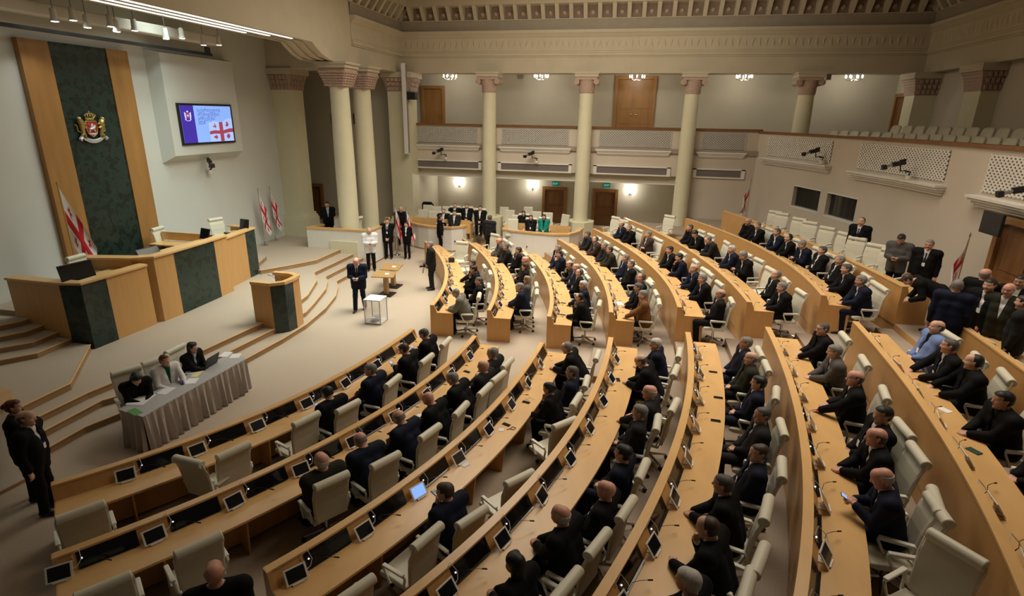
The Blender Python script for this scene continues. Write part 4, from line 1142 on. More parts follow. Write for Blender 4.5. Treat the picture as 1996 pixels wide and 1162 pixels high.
for k, (x, y) in enumerate(((657, 232), (700, 232))):
    p = ony(x, y, 27.7); t = thing('wall_screen', ['dark square panel on the passage wall left of the twin columns', 'dark square panel seen between the twin columns'][k], 'panel', (p[0], 27.72, p[2]))
    bevel(MB().box((0, 0, 0), (.62, .08, .52)).build('panel_case', black, t), .01)
for k, (x, y, Yp) in enumerate(((1017, 148, 30.4), (1615, 149, 28.0), (837, 348, 30.4))):
    p = ony(x, y, Yp); t = thing('small_speaker', ['small grey speaker high on the gallery wall left of centre', 'small grey speaker beside the rightmost round column capital', 'small grey speaker in the corridor behind the left booth'][k], 'speaker', p)
    bevel(MB().box((0, 0, 0), (.20, .16, .28)).build('speaker_box', steel, t), .01)
ar = arcpx(1990, 435); pr_ = arc(ar[0]); nr = arcn(ar[0])
t = thing('wall_monitor', 'black monitor hanging beside the brown door at the right edge', 'monitor', (pr_[0]+nr[0]*.5, pr_[1]+nr[1]*.5, ar[1]-.15), math.atan2(nr[1], nr[0])+math.pi/2)
bevel(MB().box((-.1, 0, .1), (.7, .07, .5)).build('housing', black, t), .01); MB().cyl((-.1, .03, .1), (-.1, .5, .1), .03).build('bracket', steel, t)
# ------------------------------------------------------------------ desk rows
DEPTH = .66
ROWNAME = ['', 'front', 'second', 'third', 'fourth', 'fifth', 'sixth', 'seventh', 'back']
WNAME = {'near': 'near block', 'far': 'far block'}
ledm = mat('console_led', (.8, .8, .85), .4, var=0, emit=(.8, .85, 1), estr=1.2)
TAB = []          # tablet places
def tablet_mesh(on=False):
    t = D.objects.new('tablet', None); COL.objects.link(t)
    # local: leans back, screen faces +x (the seat), base on z=0
    M = Matrix.Rotation(-.62, 3, 'Y')
    def P(x, y, z): return M @ Vector((x, y, z))
    bevel(MB().box(P(0, 0, .115), (.012, .265, .19), M=M).build('tablet_case', tabwhite, t), .004)
    MB().box(P(.0066, 0, .115), (.002, .215, .155), M=M).build('tablet_screen', screenblue if on else screenoff, t)
    b = MB(); b.tube([P(-.008, 0, .14), P(-.05, 0, .02), (-.10, 0, .006)], .010, 6).box((-.09, 0, .004), (.12, .10, .008)).box((-.02, 0, .012), (.05, .14, .014))
    b.build('tablet_stand', tabwhite, t)
    b = MB(); b.tube([P(-.0, .132, .115), P(-.0, .18, .13), P(-.0, .22, .2), (-.20, .20, .25), (-.21, .12, .18), (-.20, .12, .08)], .0045, 5); b.build('charging_cable', tabwhite, t)
    return t
for (wing, i), R in ROWS.items():
    z = R.z
    c = R.P(R.t0)
    r = thing('curved_desk', 'long curved beech desk, %s row of the %s' % (ROWNAME[i], WNAME[wing]), 'desk', (c[0], c[1], z), 0)
    ext = R.t1 + (.0 if wing == 'near' else .05)
    path = R.dense(R.t0, ext)
    path = [((p[0]-c[0], p[1]-c[1]), n) for p, n in path]
    MB().sweep(path, [(0, -.02 if i > 3 else 0), (.03, 0), (.03, RAILH-.03), (0, RAILH-.03)]).build('front_panel', wood, r)
    MB().sweep(path, [(-.008, RAILH-.03), (.105, RAILH-.03), (.105, RAILH), (-.008, RAILH)]).build('top_rail', woodtop, r)
    MB().sweep(path, [(.09, RAILH-.03), (.19, DESKH), (.15, DESKH), (.06, RAILH-.03)]).build('upstand', wood, r)
    MB().sweep(path, [(.04, DESKH-.035), (DEPTH, DESKH-.035), (DEPTH, DESKH), (.04, DESKH)]).build('worktop', woodtop, r)
    MB().sweep(path, [(.20, .05), (.22, .05), (.22, DESKH-.035), (.20, DESKH-.035)]).build('modesty_panel', wood, r)
    for t, s in ((R.t0, 1), (ext, -1)):
        p, n = R.P(t), R.nrm(t)
        tg = (-n[1]*-1, n[0]*-1)
        # tangent toward the inside of the row
        q = R.P(t+s*.05); tg = ((q[0]-p[0])/.05, (q[1]-p[1])/.05)
        prof = [(0, 0), (DEPTH-.01, 0), (DEPTH-.01, DESKH-.001), (.19, DESKH-.001), (.11, RAILH-.001), (0, RAILH-.001)]
        vs = []
        for k in (-.012, .03):
            for d_, zz_ in prof: vs.append((p[0]-c[0]+n[0]*d_+tg[0]*k, p[1]-c[1]+n[1]*d_+tg[1]*k, zz_))
        m_ = len(prof)
        MB().add(vs, [tuple(range(m_-1, -1, -1)), tuple(range(m_, 2*m_))]+[(a, (a+1) % m_, m_+(a+1) % m_, m_+a) for a in range(m_)]).build('end_panel', wood, r)
    # seat units along the arc
    tt = R.t0; units = []
    def adv(t, L):
        while L > 0:
            st = min(.02, L); p = R.nrm(t); t += st*abs(p[0]); L -= st
        return t
    tt = adv(tt, .09)
    lim = ext-.5
    while tt < lim:
        ta, tb = tt, adv(tt, .64)
        tm = adv(tt, .80)
        if tb > ext-.05: break
        units.append((ta, tb, tm)); tt = adv(tt, .97)
    for (ta, tb, tm) in units:
        tcen = (ta+tb)/2
        pc, n = R.P(tcen), R.nrm(tcen)
        q = R.P(tcen+.05); L = math.hypot(q[0]-pc[0], q[1]-pc[1]); tg = Vector(((q[0]-pc[0])/L, (q[1]-pc[1])/L, 0))
        nv = Vector((n[0], n[1], 0))
        o = Vector((pc[0]-c[0], pc[1]-c[1], 0))
        up = (nv*.10+Vector((0, 0, -.185))); 
        nn = Vector((n[0]*.88, n[1]*.88, .475))
        b = MB(); hw = .31
        def Q(s, f, e): return o+nv*.094+Vector((0, 0, RAILH-.034))+tg*(s*hw)+up*f+nn*e
        b.add([Q(-1, .0, .006), Q(1, .0, .006), Q(1, .98, .006), Q(-1, .98, .006), Q(-1, 0, -.01), Q(1, 0, -.01), Q(1, .98, -.01), Q(-1, .98, -.01)], [(0, 1, 2, 3), (0, 4, 5, 1), (1, 5, 6, 2), (2, 6, 7, 3), (3, 7, 4, 0)])
        b.add([Q(-.97, .9, .008), Q(.97, .9, .008), Q(.97, .96, .03), Q(-.97, .96, .03)], [(0, 1, 2, 3)])
        ms = .86*(-R.sg)
        sp = b.build('console_panel', glossblk, r)
        cb = MB(); cc = Q(ms, .42, .012); cb.ball(cc, .011, 0, 8); cb.build('console_button', ledm, sp)
        mb = MB(); e0 = Q(ms*.98, .85, .012)
        dg = tg*(random.uniform(-.10, .10))
        mv = (nv*.62-tg*(.78*(1 if ms > 0 else -1))+dg).normalized()
        mb.tube([e0, e0+nn*.04+Vector((0, 0, .05)), e0+mv*.08+Vector((0, 0, .11)), e0+mv*.18+Vector((0, 0, .10)), e0+mv*.27+Vector((0, 0, .075))], [.006, .004, .004, .0035, .0035], 5)
        mb.tube([e0+mv*.27+Vector((0, 0, .075)), e0+mv*.33+Vector((0, 0, .055))], .009, 6)
        mb.build('microphone', black, r)
    for k, (ta, tb, tm) in enumerate(units):
        p = R.off(tm, .33); n = R.nrm(tm)
        TAB.append((wing, i, k+1, p, z+DESKH+.001, math.atan2(n[1], n[0])))
        # partition under the worktop
        pp, n = R.P(tm), R.nrm(tm); q = R.P(tm+.05); L = math.hypot(q[0]-pp[0], q[1]-pp[1]); tg = ((q[0]-pp[0])/L, (q[1]-pp[1])/L)
        vs = []
        for s in (-.012, .012):
            for d_, zz_ in ((.22, 0), (.50, 0), (.58, DESKH-.035), (.22, DESKH-.035)):
                vs.append((pp[0]-c[0]+n[0]*d_+tg[0]*s, pp[1]-c[1]+n[1]*d_+tg[1]*s, zz_))
        MB().add(vs, [(3, 2, 1, 0), (4, 5, 6, 7)]+[(a, (a+1) % 4, 4+(a+1) % 4, 4+a) for a in range(4)]).build('support_panel', wood, r)
tab0 = tablet_mesh(); tab1 = tablet_mesh(True)
random.seed(11)
first = {0: True, 1: True}
for (wing, i, k, p, z, a) in TAB:
    on = (wing, i, k) == ('near', 3, 6)
    src = tab1 if on else tab0
    if first[int(on)]: t = src; first[int(on)] = False
    else: t = copy_tree(src)
    tw = random.uniform(-.16, .16)
    t.location = (p[0]-.02, p[1], z); t.rotation_euler = (0, 0, a+tw)
    tag(t, ('lit blue tablet' if on else 'white tablet on stand')+', %s from the aisle, %s desk row, %s' % (ORD[min(k, 20)], ROWNAME[i], WNAME[wing]), 'tablet', 'tablets along the %s desk row of the %s' % (ROWNAME[i], WNAME[wing]))

# ------------------------------------------------------------------ swivel chairs
def make_chair(armless=False):
    t = D.objects.new('swivel_chair', None); COL.objects.link(t)     # faces +y
    def slab(profile, hw, name, m_, bev=.02, taper=None):
        b = MB(); vs = []
        for s in (-1, 1):
            for (y, z) in profile:
                w_ = hw*(taper(z) if taper else 1); vs.append((s*w_, y, z))
        n = len(profile)
        b.add(vs, [tuple(range(n)), tuple(range(2*n-1, n-1, -1))]+[(a, n+a, n+(a+1) % n, (a+1) % n) for a in range(n)], 0, False)
        o = b.build(name, m_, t); bevel(o, bev, 3); return o
    slab([(-.20, .405), (.20, .40), (.255, .42), (.27, .45), (.24, .475), (.10, .485), (-.20, .465)], .25, 'seat', leather, .022)
    fr = [(-.19, .47), (-.205, .60), (-.225, .78), (-.26, .95), (-.305, 1.07)]
    bk = [(-.345, 1.05), (-.305, .93), (-.275, .78), (-.255, .60), (-.245, .45)]
    slab(fr+bk, .245, 'backrest', leather, .018, lambda z: .90+.12*min(1, max(0, (z-.45)/.3))-.04*max(0, (z-.9)/.2))
    b = MB(); b.cyl((-.245, -.325, 1.09), (.245, -.325, 1.09), .062, n=18)
    o = b.build('headrest_roll', leather, t); bevel(o, .012, 2)
    b = MB()
    b.tube([(-.235, -.23, .55), (-.249, -.262, .90), (-.252, -.32, 1.04), (-.252, -.325, 1.09), (.252, -.325, 1.09), (.252, -.32, 1.04), (.249, -.262, .90), (.235, -.23, .55)], .012, 6)
    b.build('back_frame', leather_w, t)
    for s in (-1, 1):
        b = MB(); x = s*.285
        b.tube([(s*.22, .02, .42), (x, .04, .44), (x, .13, .62), (x, .14, .645), (x, -.20, .655), (x, -.215, .63), (s*.26, -.16, .46), (s*.22, -.1, .42)], .016, 6)
        a_ = b.build('armrest', leather_w, t)
        bevel(MB().box((x, -.03, .668), (.055, .33, .03)).build('arm_pad', leather_w, a_), .012, 2)
    MB().cyl((0, 0, .10), (0, 0, .40), .028, n=10).cyl((0, 0, .36), (0, 0, .405), .09, .12, n=12).build('gas_column', chrome, t)
    b = MB()
    for k in range(5):
        a = 2*math.pi*k/5+.3; c, s = math.cos(a), math.sin(a)
        b.tube([(c*.03, s*.03, .125), (c*.18, s*.18, .10), (c*.31, s*.31, .075)], [.026, .02, .014], 6)
    st = b.build('star_base', chrome, t)
    for k in range(5):
        a = 2*math.pi*k/5+.3; c, s = math.cos(a)*.315, math.sin(a)*.315
        MB().cyl((c-.022*math.sin(a), s+.022*math.cos(a), .030), (c+.022*math.sin(a), s-.022*math.cos(a), .030), .030, n=10).build('caster', black, st)
    return t
chair0 = make_chair(); CH = {'first': True}
def chair(x, y, z, rz, label, group=None):
    t = chair0 if CH['first'] else copy_tree(chair0); CH['first'] = False
    t.location = (x, y, z); t.rotation_euler = (0, 0, rz); t.scale = (1.05, 1.05, 1.04)
    return tag(t, label, 'chair', group)
# ------------------------------------------------------------------ people: bodies grown as one smooth surface
def surf(prims, cuts, res, pad=.03):
    """prims: (a, b, ra, rb, k); cuts: functions f(X,Y,Z)->signed distance, negative = removed. returns verts, quads"""
    A = np.array([p[0] for p in prims], float); B = np.array([p[1] for p in prims], float)
    rr = np.array([max(p[2], p[3]) for p in prims])
    lo = np.minimum(A, B).min(0)-rr.max()-pad; hi = np.maximum(A, B).max(0)+rr.max()+pad
    n = np.ceil((hi-lo)/res).astype(int)+1
    V = np.full(n, .2, np.float32)
    gx, gy, gz = [lo[i]+res*np.arange(n[i], dtype=np.float32) for i in range(3)]
    for (a, b, ra, rb, k) in prims:
        a = np.array(a, float); b = np.array(b, float); m_ = max(ra, rb)+k+2.5*res
        l0 = np.clip(np.floor((np.minimum(a, b)-m_-lo)/res).astype(int), 0, n-1); h0 = np.clip(np.ceil((np.maximum(a, b)+m_-lo)/res).astype(int)+1, 1, n)
        X = gx[l0[0]:h0[0], None, None]; Y = gy[None, l0[1]:h0[1], None]; Z = gz[None, None, l0[2]:h0[2]]
        ab = b-a; L2 = float(ab@ab)+1e-9
        h = ((X-a[0])*ab[0]+(Y-a[1])*ab[1]+(Z-a[2])*ab[2])/L2
        h = np.clip(h, 0, 1)
        d = np.sqrt((X-a[0]-h*ab[0])**2+(Y-a[1]-h*ab[1])**2+(Z-a[2]-h*ab[2])**2)-(ra+(rb-ra)*h)
        S = V[l0[0]:h0[0], l0[1]:h0[1], l0[2]:h0[2]]
        g = np.clip(.5+.5*(S-d)/k, 0, 1)
        V[l0[0]:h0[0], l0[1]:h0[1], l0[2]:h0[2]] = S*(1-g)+d*g-k*g*(1-g)
    if cuts:
        X = gx[:, None, None]; Y = gy[None, :, None]; Z = gz[None, None, :]
        for c in cuts: V = np.maximum(V, -c(X, Y, Z)).astype(np.float32)
    V[0], V[-1] = .2, .2; V[:, 0], V[:, -1] = .2, .2; V[:, :, 0], V[:, :, -1] = .2, .2
    ins = V < 0
    cnt = np.zeros(n-1, np.int32)
    for dx in (0, 1):
        for dy in (0, 1):
            for dz in (0, 1): cnt += ins[dx:n[0]-1+dx, dy:n[1]-1+dy, dz:n[2]-1+dz]
    act = (cnt > 0) & (cnt < 8)
    idx = np.full(n-1, -1, np.int64); C = np.argwhere(act); idx[act] = np.arange(len(C))
    acc = np.zeros((len(C), 3)); num = np.zeros(len(C))
    cor = [(x, y, z) for x in (0, 1) for y in (0, 1) for z in (0, 1)]
    for p in cor:
        for ax in range(3):
            if p[ax]: continue
            q = list(p); q[ax] = 1
            v0 = V[C[:, 0]+p[0], C[:, 1]+p[1], C[:, 2]+p[2]]; v1 = V[C[:, 0]+q[0], C[:, 1]+q[1], C[:, 2]+q[2]]
            m_ = (v0 < 0) != (v1 < 0)
            t = np.where(m_, v0/(v0-v1+1e-12), 0)
            pos = np.tile(np.array(p, float), (len(C), 1)); pos[:, ax] = t
            acc[m_] += pos[m_]; num[m_] += 1
    verts = lo+(C+acc/np.maximum(num, 1)[:, None])*res
    quads = []
    for ax in range(3):
        u, w_ = [(1, 2), (2, 0), (0, 1)][ax]
        s0 = [slice(None)]*3; s1 = [slice(None)]*3; s0[ax] = slice(0, -1); s1[ax] = slice(1, None)
        a_, b_ = ins[tuple(s0)], ins[tuple(s1)]
        E = np.argwhere(a_ != b_)
        fl = a_[E[:, 0], E[:, 1], E[:, 2]]
        ok = (E[:, u] > 0) & (E[:, w_] > 0) & (E[:, u] < n[u]-1) & (E[:, w_] < n[w_]-1)
        E, fl = E[ok], fl[ok]
        def at(du, dw):
            Q = E.copy(); Q[:, u] -= du; Q[:, w_] -= dw; return idx[Q[:, 0], Q[:, 1], Q[:, 2]]
        q = np.stack([at(1, 1), at(0, 1), at(0, 0), at(1, 0)], 1)
        q[~fl] = q[~fl][:, ::-1]
        quads.append(q)
    quads = np.concatenate(quads); quads = quads[(quads >= 0).all(1)]
    return verts, quads
def to_mesh(name, vq, m_, M=None):
    v, q = vq
    me = D.meshes.new(name)
    me.vertices.add(len(v)); me.vertices.foreach_set('co', np.ascontiguousarray(v, np.float32).ravel())
    me.loops.add(len(q)*4); me.loops.foreach_set('vertex_index', q.astype(np.int32).ravel())
    me.polygons.add(len(q)); me.polygons.foreach_set('loop_start', np.arange(0, len(q)*4, 4, dtype=np.int32)); me.polygons.foreach_set('loop_total', np.full(len(q), 4, np.int32))
    me.polygons.foreach_set('use_smooth', np.ones(len(q), bool))
    me.materials.append(m_); me.update(calc_edges=True)
    return me
V3 = lambda *a: np.array(a, float)
def rotm(yaw, pitch, roll=0):
    cy, sy, cp, sp = math.cos(yaw), math.sin(yaw), math.cos(pitch), math.sin(pitch)
    Rz = np.array([[cy, -sy, 0], [sy, cy, 0], [0, 0, 1]]); Rx = np.array([[1, 0, 0], [0, cp, -sp], [0, sp, cp]])
    return Rz @ Rx
def ik(S, W, l1, l2, pole):
    d = W-S; L = np.linalg.norm(d)
    if L > (l1+l2)*.985: W = S+d/L*(l1+l2)*.985; d = W-S; L = np.linalg.norm(d)
    a = (l1*l1-l2*l2+L*L)/(2*L); h = math.sqrt(max(1e-6, l1*l1-a*a)); u = d/L
    p = pole-u*(pole@u); p /= np.linalg.norm(p)+1e-9
    return S+u*a+p*h, W
def hand(W, E, side, curl=.5, target=None, up=None):
    """palm, four fingers of different length and a thumb off the palm's side"""
    f = (target-W) if target is not None else (W-E); f = f/np.linalg.norm(f)
    upv = V3(0, 0, 1) if up is None else up
    s = np.cross(f, upv); s /= np.linalg.norm(s)+1e-9; d = np.cross(f, s)     # d: palm side (down)
    if d[2] > 0 and up is None: d = -d
    out = []
    K = W+f*.085
    for o_ in (-.028, 0, .028): out.append((W+s*o_*.7+f*.01, K+s*o_, .017, .015, .02))
    L = [.062, .072, .067, .052]
    for i, o_ in enumerate((-.033, -.011, .011, .033)):
        o2 = o_*(-side)
        a = K+s*o2; dr = f*math.cos(curl*.6)+d*math.sin(curl*.6); b = a+dr*L[i]*.6
        dr2 = f*math.cos(curl*1.7)+d*math.sin(curl*1.7); c = b+dr2*L[i]*.55
        out += [(a, b, .0095, .0088, .006), (b, c, .0088, .0075, .006)]
    ts = s*side*.034
    t0 = W+f*.03+s*(side)*.028; t1 = t0+(f*.6+s*side*.6+d*.4)*.038; t2 = t1+(f*.9+s*side*.1+d*.35)*.030
    out += [(t0, t1, .013, .011, .01), (t1, t2, .011, .009, .006)]
    return out
def skeleton(ps):
    """all joints of one pose"""
    J = {}
    sit = ps.get('sit', True); lean = ps.get('lean', .1); bulk = ps.get('bulk', 1.14)
    P = V3(0, 0, .56 if sit else .93); th = lean
    u = V3(math.sin(ps.get('side', 0))*.6, math.sin(th), math.cos(th)); u /= np.linalg.norm(u)
    fwd = V3(0, math.cos(th), -math.sin(th))
    if sit: P = P+V3(0, -.04, 0)
    J['P'], J['u'], J['f'] = P, u, fwd
    J['C'] = P+u*.32; J['N'] = P+u*.53; J['S'] = {s: P+u*.475+V3(s*.212*bulk**.5, 0, 0)+fwd*(-.01) for s in (-1, 1)}
    hp, hy = ps.get('hp', 0.0), ps.get('hy', 0.0)
    nk = V3(0, math.sin(th*.6-hp*.6+.12), math.cos(th*.6-hp*.6+.12)); 
    J['HR'] = rotm(hy, hp-0*th)
    J['H'] = J['N']+nk*.155
    J['hip'] = {s: P+V3(s*.09, 0, -.02) for s in (-1, 1)}
    kn, an = {}, {}
    for s in (-1, 1):
        if sit:
            sp = ps.get('spread', .11)
            kn[s] = V3(s*sp, P[1]+.44, .535); an[s] = V3(s*sp*.95, P[1]+.40, .085)
        else:
            st = ps.get('step', 0.0)
            kn[s] = V3(s*.10, .03+s*st*.5, .50); an[s] = V3(s*.11, s*st, .085)
    J['K'], J['A'] = kn, an
    arms = ps['arms']; J['E'], J['W'], J['T'] = {}, {}, {}
    for s in (-1, 1):
        a = arms[0] if s < 0 else arms[1]
        W, pole, T = a[0], a[1] if len(a) > 1 else (s*.6, -.5, -.6), a[2] if len(a) > 2 else None
        W = V3(*W)
        E, W = ik(J['S'][s], W, .29, .255, V3(*pole))
        J['E'][s], J['W'][s] = E, W; J['T'][s] = V3(*T) if T else None
    return J
def head_prims(H, R):
    h = lambda x, y, z: H+R @ V3(x, y, z)
    pr = [(h(0, -.028, .028), h(0, .028, .036), .080, .076, .02), (h(0, -.03, .0), h(0, -.035, .03), .076, .078, .02),
          (h(0, .030, -.02), h(0, .048, -.085), .064, .040, .03), (h(-.03, .035, -.03), h(.03, .035, -.03), .055, .055, .02),
          (h(0, .094, .012), h(0, .112, -.025), .010, .016, .012), (h(-.018, .098, -.028), h(.018, .098, -.028), .009, .009, .01),
          (h(-.04, .083, .030), h(.04, .083, .030), .014, .014, .015), (h(0, .075, -.105), h(0, .07, -.10), .022, .022, .02),
          (h(-.022, .088, -.058), h(.022, .088, -.058), .009, .009, .01)]
    for s in (-1, 1): pr += [(h(s*.079, -.008, .018), h(s*.077, -.006, -.022), .014, .010, .008), (h(s*.086, -.018, .02), h(s*.084, -.014, .0), .010, .008, .008), (h(s*.045, .062, -.02), h(s*.04, .07, -.03), .025, .025, .02)]
    return pr
def torso_prims(J, e=0.0, bulk=1.0, hips=True):
    P, C, N, u, f = J['P'], J['C'], J['N'], J['u'], J['f']
    q = []
    X = V3(1, 0, 0)
    for s in (-1, 1):
        q.append((P+X*s*.075*bulk, P+u*.17+X*s*.070*bulk+f*.012*bulk, .118*bulk+e, .118*bulk+e, .05))
        q.append((P+u*.17+X*s*.070*bulk+f*.012, C+X*s*.085*bulk+f*.004, .118*bulk+e, .118+e, .05))
        q.append((C+X*s*.085+u*.02, C+X*s*.115+u*.10, .112+e, .082+e, .05))
        q.append((N+u*-.02, J['S'][s]+u*.012, .058+e, .060+e, .05))
    q.append((J['S'][-1], J['S'][1], .076+e, .076+e, .05))
    return q
def arm_prims(J, s, e=0.0, cut=0.0):
    S, E, W = J['S'][s], J['E'][s], J['W'][s]
    W2 = W+(E-W)*cut
    return [(S, E, .072+e, .052+e, .03), (E, W2, .052+e, .034+e+(.004 if e else 0), .02)]
def leg_prims(J, s, e=0.0):
    return [(J['hip'][s], J['K'][s], .088+e, .062+e, .04), (J['K'][s], J['A'][s], .062+e, .042+e+(.012 if e else 0), .03)]
RES = .0095
def make_proto(name, ps):
    J = skeleton(ps); bulk = ps.get('bulk', 1.14)
    body = torso_prims(J, 0, bulk)
    for s in (-1, 1):
        body += arm_prims(J, s)+leg_prims(J, s)
        body.append((J['A'][s]+V3(0, -.02, -.045), J['A'][s]+V3(0, .15, -.06), .034, .028, .02))
        body += hand(J['W'][s], J['E'][s], -s, ps.get('curl', .55), J['T'][s])
    body += [(J['N']-J['u']*.03, J['H']+J['HR'] @ V3(0, -.02, -.05), .056, .054, .03)]
    body += head_prims(J['H'], J['HR'])
    out = {'J': J, 'ps': ps}
    out['body'] = to_mesh('person', surf(body, [], RES), skins[0])
    # jacket with an open front
    u, f, N, P = J['u'], J['f'], J['N'], J['P']
    jk = torso_prims(J, .022, bulk)
    sleeves = ps.get('sleeves', True)
    for s in (-1, 1):
        jk += arm_prims(J, s, .016, .10 if sleeves else .55)
        if ps.get('sit', True): jk.append((J['hip'][s]+V3(0, -.02, .02), J['hip'][s]+V3(0, .10, .015), .108*bulk, .100*bulk, .05))
        else: jk.append((J['hip'][s]+V3(0, 0, .06), J['hip'][s]+V3(s*.015, 0, -.13), .118*bulk, .118*bulk, .05))
    def wedge(w0, w1, t0, t1):
        def fn(X, Y, Z):
            t = (X-P[0])*u[0]+(Y-P[1])*u[1]+(Z-P[2])*u[2]; y = (Y-P[1])*f[1]+(Z-P[2])*f[2]
            w_ = w0+(w1-w0)*np.clip((t-t0)/(t1-t0), 0, 1.3)
            return np.maximum(np.maximum(np.abs(X-P[0]-u[0]*t)-w_, t0-t), -y+.02*0)
        return fn
    Hn = N+u*.055
    def neckcut(X, Y, Z): return np.sqrt((X-Hn[0])**2+(Y-Hn[1]-.015)**2+(Z-Hn[2])**2)-.086
    op = ps.get('open', .055)
    cuts = [neckcut]
    if op: cuts.append(wedge(.004, op, .17, .52))
    out['jacket'] = to_mesh('jacket', surf(jk, cuts, RES), CL['black'])
    sh = torso_prims(J, .007, bulk)+[(N-u*.04, N+u*.035, .066, .061, .02)]
    for s in (-1, 1): sh += [(J['W'][s]+(J['E'][s]-J['W'][s])*.02, J['W'][s]+(J['E'][s]-J['W'][s])*.2, .036, .040, .01)]
    def ncut2(X, Y, Z):
        t = (X-P[0])*u[0]+(Y-P[1])*u[1]+(Z-P[2])*u[2]; y = (Y-P[1])*f[1]+(Z-P[2])*f[2]
        return np.maximum(t*0-1+0*y, .565-t+.35*(y-.0)*0)  # flat collar top
    out['shirt'] = to_mesh('shirt', surf(sh, [lambda X, Y, Z: .562-((X-P[0])*u[0]+(Y-P[1])*u[1]+(Z-P[2])*u[2])+.22*((Y-P[1])*f[1]+(Z-P[2])*f[2])], RES), CL['white'])
    # tie
    r_ = .126*bulk**.7
    tp = [(N-u*.015+f*.060, N-u*.055+f*.078, .017, .015, .01), (N-u*.05+f*.078, P+u*.36+f*.114, .014, .022, .01), (P+u*.36+f*.116, P+u*.20+f*(.126*bulk), .022, .030, .01)]
    out['tie'] = to_mesh('tie', surf(tp, [], .007), tiem)
    tr = []
    for s in (-1, 1): tr += leg_prims(J, s, .012)
    tr += [(P+V3(-.07, 0, -.02), P+V3(.07, 0, -.02), .118*bulk, .118*bulk, .05), (P+V3(-.06, 0, .06), P+V3(.06, 0, .06), .12*bulk, .12*bulk, .04)]
    zc = min(J['A'][-1][2], J['A'][1][2])-.03
    out['trousers'] = to_mesh('trousers', surf(tr, [lambda X, Y, Z: Z-zc+0*X+0*Y], RES*1.15), CL['black'])
    sp = []
    for s in (-1, 1):
        A = J['A'][s]; sp += [(A+V3(0, -.04, -.035), A+V3(0, .06, -.045), .046, .042, .02), (A+V3(0, .06, -.047), A+V3(s*.01, .17, -.055), .042, .032, .02)]
    out['shoes'] = to_mesh('shoes', surf(sp, [lambda X, Y, Z: Z-(J['A'][1][2]-.083)+0*X+0*Y], RES), shoem)
    if ps.get('lanyard', True):
        b = MB()
        for s in (-1, 1):
            b.tube([tuple(N+V3(s*.068, 0, 0)-u*.005-f*.01), tuple(N-u*.10+V3(s*.062, 0, 0)+f*.115), tuple(P+u*.26+V3(s*.012, 0, 0)+f*(.150*bulk))], .0045, 5)
        out['lanyard'] = b.mesh('lanyard', lanyard)
        c = P+u*.215+f*(.156*bulk); bb = MB(); M = Matrix.Rotation(-ps.get('lean', .1), 3, 'X')
        bb.box(tuple(c), (.062, .005, .088), M=M); out['badge'] = bb.mesh('name_badge', paper)
    return out
# hair styles in head space ----------------------------------------------------
def hair(style):
    pr = [(V3(0, -.030, .030), V3(0, .026, .040), .088, .083, .02), (V3(0, -.034, -.01), V3(0, -.036, .03), .086, .087, .02)]
    face = lambda X, Y, Z: np.minimum(np.maximum(-(Y-.030), Z-.072), np.maximum(np.maximum(-(Y+.012), Z-.012), -np.abs(X)*0-1)) if 0 else np.maximum(-(Y-.034+.25*(Z-.06)), Z-.070)
    side = lambda X, Y, Z: np.maximum(-(Y+.018), Z-.020)+0*X
    low = lambda X, Y, Z: Z+.055+.25*(Y+.05)+0*X
    if style == 'short': c = [face, side, low]
    elif style == 'crop':
        pr = [(V3(0, -.030, .029), V3(0, .024, .036), .0835, .079, .02), (V3(0, -.034, -.01), V3(0, -.036, .03), .081, .082, .02)]; c = [face, side, low]
    elif style == 'receding': c = [lambda X, Y, Z: -(Y-.010)+.0*Z+0*X, side, low]
    elif style == 'fringe': 
        pr = [(V3(0, -.030, .022), V3(0, .010, .022), .0845, .081, .02), (V3(0, -.034, -.02), V3(0, -.036, .02), .082, .084, .02)]
        c = [lambda X, Y, Z: .046+.30*(Y+.05)-Z+0*X, lambda X, Y, Z: -(Y-.022)+0*X+0*Z, side, low]
    elif style == 'long':
        pr += [(V3(s*.062, -.045, -.02), V3(s*.075, -.035, -.21), .045, .045, .03) for s in (-1, 1)]+[(V3(0, -.065, 0), V3(0, -.085, -.22), .06, .055, .03), (V3(-.05, .03, .07), V3(.06, .03, .07), .045, .045, .03)]
        c = [lambda X, Y, Z: np.maximum(np.maximum(-(Y-.020), Z-.062), np.abs(X)-.066)]
    else:  # bun
        pr += [(V3(0, -.115, .03), V3(0, -.13, .02), .042, .038, .02)]
        c = [face, side, low]
    return to_mesh('hair', surf(pr, c, .0065), HAIR['black'])
HAIRM = {k: hair(k) for k in ('short', 'crop', 'receding', 'fringe', 'long', 'bun')}
b = MB(); b.ball((-.031, .0835, .009), .0085, 0, 8).ball((.031, .0835, .009), .0085, 0, 8); EYES = b.mesh('eyes', eyem)
b = MB(); b.tube([(-.024, .0925, -.058), (0, .0985, -.056), (.024, .0925, -.058)], [.003, .0055, .003], 6); LIPS = b.mesh('lips', lips)
b = MB()
for s in (-1, 1): b.tube([(s*.017, .098, .026), (s*.034, .096, .031), (s*.052, .086, .026)], [.003, .0042, .003], 5)
BROW = b.mesh('eyebrows', HAIR['dgrey'])
b = MB()
for s in (-1, 1):
    b.tube([(s*.033+.022*math.cos(a), .105, .008+.017*math.sin(a)) for a in np.linspace(0, 6.28, 11)], .0022, 4)
    b.tube([(s*.055, .103, .012), (s*.083, .06, .014), (s*.086, -.01, .016)], .0022, 4)
b.tube([(-.012, .108, .012), (.012, .108, .012)], .0022, 4)
SPECS = b.mesh('glasses', glossblk)

